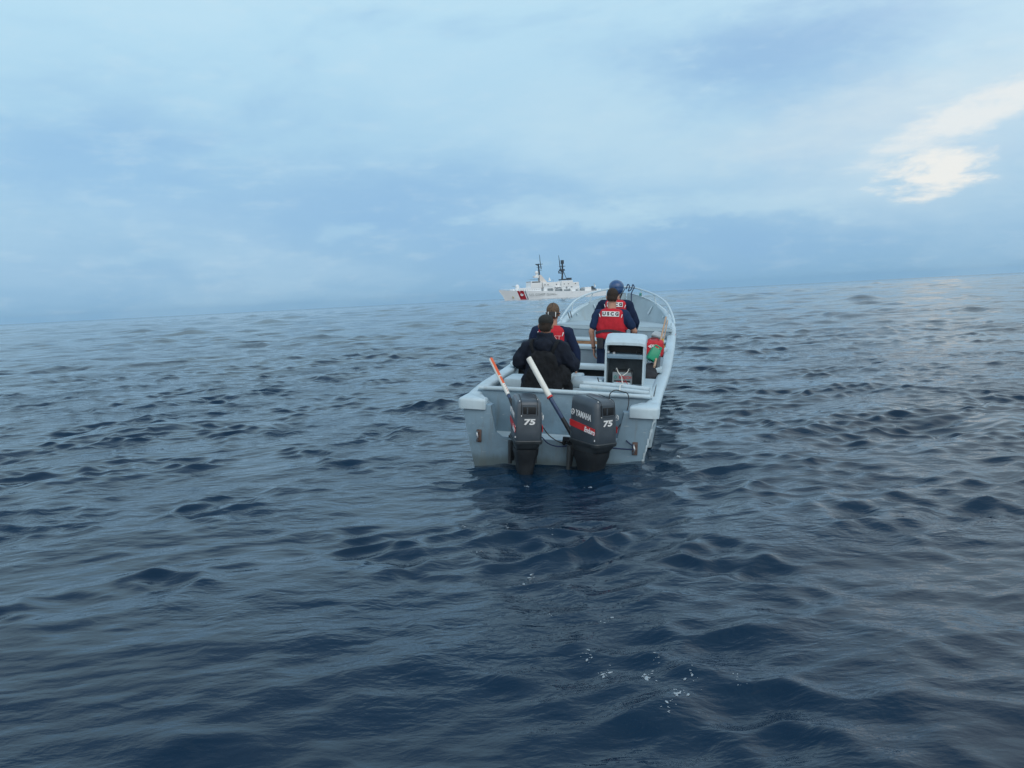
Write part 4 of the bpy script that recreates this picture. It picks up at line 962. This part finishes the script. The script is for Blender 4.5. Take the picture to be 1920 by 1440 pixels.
# metres along the picture plane from the waterline end of the bow -> length along the ship, for a feature yb metres to port of the centre line
def xs(Xz, yb=0.0): return ((Xz - 190) * KU - yb * math.sin(SH)) / math.cos(SH)
def zs(Xz, Yz): return max(0, (795 - .0511 * (Xz - 190) - Yz) * KU)
SB = Matrix.Translation((-1.3, 793, 0)) @ Matrix.Rotation(SH, 4, 'Z')      # ship X = aft, ship -Y = port side, towards the camera
ship = thing('patrol_ship', 'white patrol ship with a red diagonal stripe on the hull, near the horizon', 'ship', SB)
bm = bmesh.new(); rings = []
LW = 106.0
for x, b, bw, dk in ((-7.2, .25, .02, 10.4), (-3.5, 2.0, .03, 9.9), (0, 3.4, .12, 9.5), (8, 5.2, 1.9, 8.9), (20, 6.4, 4.0, 8.3), (36, 6.6, 5.8, 7.6), (37, 6.6, 5.8, 7.4), (60, 6.6, 6.3, 6.2), (85, 6.4, 6.1, 5.6), (106, 5.7, 5.0, 5.4), (108.5, 5.5, 4.6, 5.4)):
    wl = -2 if x > -1 else (2.6 if x > -5 else 8.2); zlo = -2.5 if x >= 0 else -x * 1.25
    zlo = min(zlo, dk - .5)
    pr = [(0, zlo), (bw, zlo + (dk - zlo) * .12), (bw + (b - bw) * .5, zlo + (dk - zlo) * .55), (b, dk)]
    L = [(-p, z) for p, z in pr[::-1]] + pr[1:]
    rings.append([bm.verts.new((x, p, z)) for p, z in L])
join_rings(bm, rings, False)
for i in range(len(rings) - 1): bm.faces.new((rings[i][0], rings[i + 1][0], rings[i + 1][-1], rings[i][-1]))
bm.faces.new(rings[0]); bm.faces.new(rings[-1][::-1])
obj('hull', bm, 'ship_white', ship, angle=30)
def side_y(x, z):
    tb = [(-7.2, .25, .02, 10.4), (-3.5, 2.0, .03, 9.9), (0, 3.4, .12, 9.5), (8, 5.2, 1.9, 8.9), (20, 6.4, 4.0, 8.3), (36, 6.6, 5.8, 7.6), (60, 6.6, 6.3, 6.2), (108.5, 5.5, 4.6, 5.4)]
    for a, b in zip(tb[:-1], tb[1:]):
        if a[0] <= x <= b[0]:
            t = (x - a[0]) / (b[0] - a[0]); b_, bw, dk = (a[i] + (b[i] - a[i]) * t for i in (1, 2, 3)); break
    else: b_, bw, dk = 5.5, 4.6, 5.4
    zl = -2.5 if x >= 0 else -x * 1.25
    t = (z - zl) / (dk - zl)
    if t < .12: return bw
    if t < .55: return bw + (b_ - bw) * .5 * (t - .12) / .43
    return bw + (b_ - bw) * (.5 + .5 * (t - .55) / .45)
def band(name, x0t, x1t, x0b, x1b, zt, zb, mat, off=.10, side=-1):
    bm = bmesh.new(); rows = []
    for i in range(9):
        t = i / 8; z = zt + (zb - zt) * t; a = x0t + (x0b - x0t) * t; b = x1t + (x1b - x1t) * t; row = []
        for k in range(5): x = a + (b - a) * k / 4; row.append(bm.verts.new((x, side * (side_y(x, z) + off), z)))
        rows.append(row)
    join_rings(bm, rows, False); bmesh.ops.solidify(bm, geom=bm.faces[:], thickness=.04)
    return obj(name, bm, mat, ship, smooth=False)
for sd_ in (-1, 1):
    band('red_stripe', 9.2, 15.6, 13.6, 19.6, 8.6, .2, 'ship_red', .10, sd_); band('blue_stripe', 16.6, 17.4, 20.6, 21.4, 8.5, .2, 'ship_blue', .10, sd_)
xe, ze = 14.4, 5.0
bm = bmesh.new(); add_tube(bm, [(xe, -side_y(xe, ze) - .02, ze), (xe, -side_y(xe, ze) - .30, ze)], 1.5, 24); obj('round_emblem', bm, 'ship_white_clean', ship)
bm = bmesh.new()
for a in (.8, -.8): add_box(bm, (xe, -side_y(xe, ze) - .36, ze), (.32, .06, 2.0), (0, a, 0))
obj('crossed_anchors', bm, 'ship_blue', ship, smooth=False)
obj('lettering', text_mesh('U.S. COAST GUARD', 3.1, .03, .02, 1.12), 'ship_letter', ship, smooth=False, mw=face_mat((36.5, -side_y(34, 4.0) - .75, 4.1), (1, .03, -.02), (0, .10, 1)))
obj('hull_mark', bxm((6.2, -side_y(6.2, 2.8) - .1, 2.9), (1.8, .1, 2.2), (0, 0, R(12)), .02), 'ship_ochre', ship, label='small faded ochre mark near the bow')
def sbox(name, X0, X1, Yt, zb, w, mat='ship_white', yb=None, bev=.15, rake=0.0, parent=None):
    """superstructure block seen between X0..X1 (port side), roof at Yt"""
    h = w / 2; a = xs(X0, h); b = xs(X1, h); zt = zs((X0 + X1) / 2, Yt)
    bm = bmesh.new(); add_prism(bm, [(a, zb), (a + rake, zt), (b, zt), (b, zb)], 'y', -h, h)
    if bev: bmesh.ops.bevel(bm, geom=bm.edges[:], offset=bev, segments=1, affect='EDGES')
    return obj(name, bm, mat, parent or ship, smooth=False)
def tube_s(name, pts, r, mat, parent=None, n=8):
    bm = bmesh.new(); add_tube(bm, [(xs(X), 0 if len(p_) < 3 else p_[2], zs(X, Y)) for p_ in pts for X, Y in [p_[:2]]], r, n); return obj(name, bm, mat, parent or ship)
fore = sbox('fore_deckhouse', 400, 760, 590, 7.5, 11.0, rake=1.0)
br = sbox('bridge', 590, 770, 487, 10.5, 11.0, 'ship_white_clean', rake=.5)
a_ = xs(590, 5.5)
bm = bmesh.new(); add_box(bm, (a_ + .62, 0, 16.2), (.35, 9.8, 1.1)); obj('bridge_windows', bm, 'ship_window', br, smooth=False)
bm = bmesh.new(); add_box(bm, (a_ + 6, 0, 16.2), (9.0, 11.1, 1.0)); obj('side_windows', bm, 'ship_window', br, smooth=False)
pl = sbox('roof_platform', 600, 745, 458, 18.9, 8.0, 'ship_grey', bev=0)
sbox('director_house', 660, 735, 395, 20.2, 4.0, 'ship_white_clean')
bm = bmesh.new(); bmesh.ops.create_uvsphere(bm, u_segments=20, v_segments=12, radius=1.75, matrix=Matrix.Translation((xs(697), 0, zs(697, 350)))); add_tube(bm, [(xs(697), 0, zs(697, 400)), (xs(697), 0, zs(697, 360))], 1.1, 12)
obj('radar_dome', bm, 'ship_white_clean', ship)
for X in range(430, 720, 36):
    xx = xs(X, 5.5); bm = bmesh.new(); add_tube(bm, [(xx, -5.45, 9.0), (xx, -5.62, 9.0)], .28, 10); obj('porthole', bm, 'ship_window', fore)
for X in (820, 870, 1010, 1140, 1210, 1330):
    xx = xs(X, 4.6); obj('side_window', bxm((xx, -4.78, 13.2), (1.1, .14, .8)), 'ship_window', ship, smooth=False)
# gun mount on the foredeck
bm = bmesh.new(); X = xs(375); bmesh.ops.create_uvsphere(bm, u_segments=16, v_segments=10, radius=1.9, matrix=Matrix.Translation((X, 0, zs(375, 572))) ); add_tube(bm, [(X, 0, 7.5), (X, 0, zs(375, 585))], 2.0, 14)
gm = obj('gun_turret', bm, 'ship_white_clean', ship); bm = bmesh.new(); add_tube(bm, [(X - 1.2, 0, zs(375, 575)), (X - 5.6, 0, zs(375, 562))], .16, 8); obj('gun_barrel', bm, 'ship_grey', gm)
sbox('breakwater', 300, 330, 612, 8, 7.0, 'ship_white')
# fore mast: raked white trunk and dark pole mast
bm = bmesh.new(); z0 = 10.0
add_prism(bm, [(xs(735), z0), (xs(728), zs(728, 385)), (xs(752), zs(752, 385)), (xs(845), zs(845, 500)), (xs(850), z0)], 'y', -2.2, 2.2); fm = obj('mast_trunk', bm, 'ship_mast_buff', ship, smooth=False)
tube_s('fore_mast', [(742, 400), (736, 300), (733, 205)], [.85, .75, .6], 'ship_dark')
tube_s('mast_topmast', [(775, 290), (764, 180), (757, 62)], [.45, .35, .22], 'ship_dark')
for X, Y, w in ((735, 215, 4.2), (738, 260, 3.0), (742, 310, 2.2)):
    bm = bmesh.new(); add_box(bm, (xs(X + 8), 0, zs(X, Y)), (w * 1.2, w * 1.6, .35)); obj('yardarm', bm, 'ship_dark', ship, smooth=False)
bm = bmesh.new(); add_box(bm, (xs(712), 0, zs(712, 225)), (3.2, .6, 1.0), (0, .4, 0)); obj('radar_antenna', bm, 'ship_dark', ship, smooth=False)
# midships
ms = sbox('midship_deckhouse', 800, 1080, 560, 6.2, 8.5)
sbox('midship_upper_deck', 790, 1075, 497, 11.5, 9.0, 'ship_white_clean')
sbox('aft_deckhouse', 1075, 1400, 560, 6.0, 9.0); fb = sbox('funnel_block', 1090, 1290, 470, 10.5, 9.5, 'ship_white_clean', rake=1.0)
sbox('aft_upper_deck', 1285, 1392, 492, 10.5, 9.0, 'ship_white_clean')
for X0, X1, Y in ((1085, 1140, 448), (1215, 1275, 424), (1150, 1200, 440)): sbox('funnel_top', X0, X1, Y, 17.0, 4.2, 'ship_dark', parent=fb)
# shaded openings of the boat deck and the raked stanchions in front of it
hy = -4.45
for X0, X1, Y0, Y1 in ((860, 945, 600, 645), (985, 1100, 612, 645), (1130, 1235, 612, 645), (1250, 1275, 560, 580), (1330, 1360, 610, 645), (1000, 1030, 570, 600), (1165, 1190, 570, 600)):
    a, b = xs(X0, 4.5), xs(X1, 4.5); z0, z1 = zs((X0 + X1) / 2, Y1), zs((X0 + X1) / 2, Y0)
    obj('deck_opening', bxm(((a + b) / 2, hy - .12, (z0 + z1) / 2), (b - a, .3, z1 - z0)), 'ship_grey', ship, smooth=False)
for X in (955, 1105, 1240, 1385):
    bm = bmesh.new(); add_tube(bm, [(xs(X - 15, 6), -6.0, zs(X, 585)), (xs(X + 28, 6), -6.2, zs(X, 665))], .55, 8); obj('boat_davit', bm, 'ship_white_clean', ship)
bm = bmesh.new(); X = xs(1045, 6); p_limb(bm, (X - 3, -5.6, 10.6), (X + 3, -5.6, 10.8), .9, .8); obj('ship_boat', bm, 'ship_white_clean', ship)
bm = bmesh.new(); add_tube(bm, [(xs(905), 0, 17), (xs(902), 0, zs(902, 425))], [1.3, .25], 10); obj('antenna_cone', bm, 'ship_white_clean', ship)
tube_s('whip_antenna', [(965, 500), (962, 445)], .18, 'ship_grey')
# main mast
mm = tube_s('main_mast', [(1115, 450), (1122, 380), (1128, 280), (1130, 165)], [1.0, .85, .9, .8], 'ship_dark')
tube_s('mast_topmast', [(1105, 330), (1090, 250), (1082, 150), (1072, 62)], [.6, .5, .35, .2], 'ship_dark')
tube_s('mast_stay', [(1135, 300), (1165, 380), (1192, 445)], .32, 'ship_dark')
for X, Y, sx, sz in ((1130, 170, 2.6, 3.6), (1125, 240, 5.0, .5), (1118, 300, 4.6, 1.6), (1118, 350, 3.4, .6), (1095, 345, 3.2, .4), (1066, 335, 1.0, 2.6)):
    bm = bmesh.new(); add_box(bm, (xs(X), 0, zs(X, Y)), (sx, sx * .8, sz), (0, 0, 0), .1); obj('mast_platform', bm, 'ship_dark', mm, smooth=False)
# flight deck and stern
sbox('hangar_block', 1490, 1600, 572, 5.2, 8.0, 'ship_white_clean')
sbox('winch_house', 1425, 1470, 595, 5.2, 6.0, 'ship_grey')
bm = bmesh.new(); X = xs(1635); bmesh.ops.create_uvsphere(bm, u_segments=12, v_segments=8, radius=1.6, matrix=Matrix.Translation((X - .6, 0, 8.6))); add_box(bm, (X, 0, 6.6), (4.6, 3.4, 3.0), (0, 0, 0), .3); obj('stern_gun', bm, 'ship_dark', ship)
bm = bmesh.new(); add_tube(bm, [(xs(1668), 0, 5), (xs(1660), 0, zs(1665, 505))], .16, 8); fs = obj('flag_staff', bm, 'ship_grey', ship)
bm = bmesh.new(); add_prism(bm, [(xs(1662), zs(1665, 515)), (xs(1690), zs(1690, 560)), (xs(1666), zs(1665, 575))], 'y', -.05, .05); obj('ensign', bm, 'ship_white_clean', fs, smooth=False)
for X in (1705, 1745): sbox('stern_fitting', X, X + 22, 598, 5.2, 5.0, 'ship_white_clean', bev=0)
bm = bmesh.new()
for s in (-1, 1):
    add_tube(bm, [(xs(1500, 5), s * 5.6, 6.5), (106, s * 5.2, 6.5)], .07, 6); add_tube(bm, [(-5.5, s * 1.2, 11.1), (20, s * 5.9, 9.4)], .06, 6)
    for k in range(9): add_tube(bm, [(82 + k * 3, s * 5.5, 5.3), (82 + k * 3, s * 5.5, 6.5)], .06, 6)
    for k in range(8):
        t = k / 7; add_tube(bm, [(-5.5 + 25.5 * t, s * (1.2 + 4.7 * t), 8.4), (-5.5 + 25.5 * t, s * (1.2 + 4.7 * t), 11.1 - 1.7 * t)], .06, 6)
obj('deck_rails', bm, 'ship_white_clean', ship)

# ------------------------------------------------------------------ drifting foam flecks
bm = bmesh.new()
for x, y, n, r in ((.06, 5.35, 6, .012), (.02, 5.05, 3, .007), (.30, 3.98, 8, .010), (.38, 3.82, 6, .010), (.56, 3.72, 9, .013), (.62, 3.86, 3, .009), (.76, 3.66, 5, .009), (.66, 3.52, 8, .010), (.60, 3.42, 5, .009), (.45, 4.4, 3, .008),
                   (-.30, 5.9, 4, .007), (.95, 3.6, 3, .007), (.15, 4.5, 3, .006), (1.75, 8.75, 9, .014), (.1, 7.9, 4, .010), (.7, 7.8, 5, .010), (-.1, 6.4, 3, .008), (-.45, 6.6, 3, .007), (.25, 6.2, 3, .007)):
    for k in range(n + 4):
        xx, yy = x + random.gauss(0, .018), y + random.gauss(0, .035)
        p = Vector((xx, yy, sea_z(xx, yy) + .002))
        bmesh.ops.create_icosphere(bm, subdivisions=1, radius=r * random.choice((.2, .25, .3, .4, .75)), matrix=Matrix.Translation(p) @ Matrix.Rotation(random.uniform(0, 3), 4, 'Z') @ Matrix.Diagonal((2.0, .9, .5, 1)))
fo = obj('sea_foam', bm, 'foam_white'); MATS['foam_white'].node_tree.nodes['Principled BSDF'].inputs['Alpha'].default_value = .6; fo['kind'] = 'stuff'; fo['label'] = 'small white foam bubbles drifting on the water'
sea = bpy.data.objects['sea']
dg = bpy.context.evaluated_depsgraph_get()
# ------------------------------------------------------------------ haze
hz = obj('haze', bxm((0, 0, 44), (26000, 26000, 90)), None, smooth=False); hz['kind'] = 'stuff'; hz['label'] = 'thin bluish sea haze that pales the ship and the horizon'
hm_ = bpy.data.materials.new('haze_air'); hm_.use_nodes = True; t_ = NT(hm_.node_tree)
pv = t_.n('ShaderNodeVolumePrincipled'); pv.inputs['Color'].default_value = (.42, .70, .95, 1); pv.inputs['Density'].default_value = 5e-5
ou_ = t_.n('ShaderNodeOutputMaterial'); t_.l(pv.outputs[0], ou_.inputs['Volume']); hz.data.materials.append(hm_)
print('built', len(bpy.data.objects), 'objects')
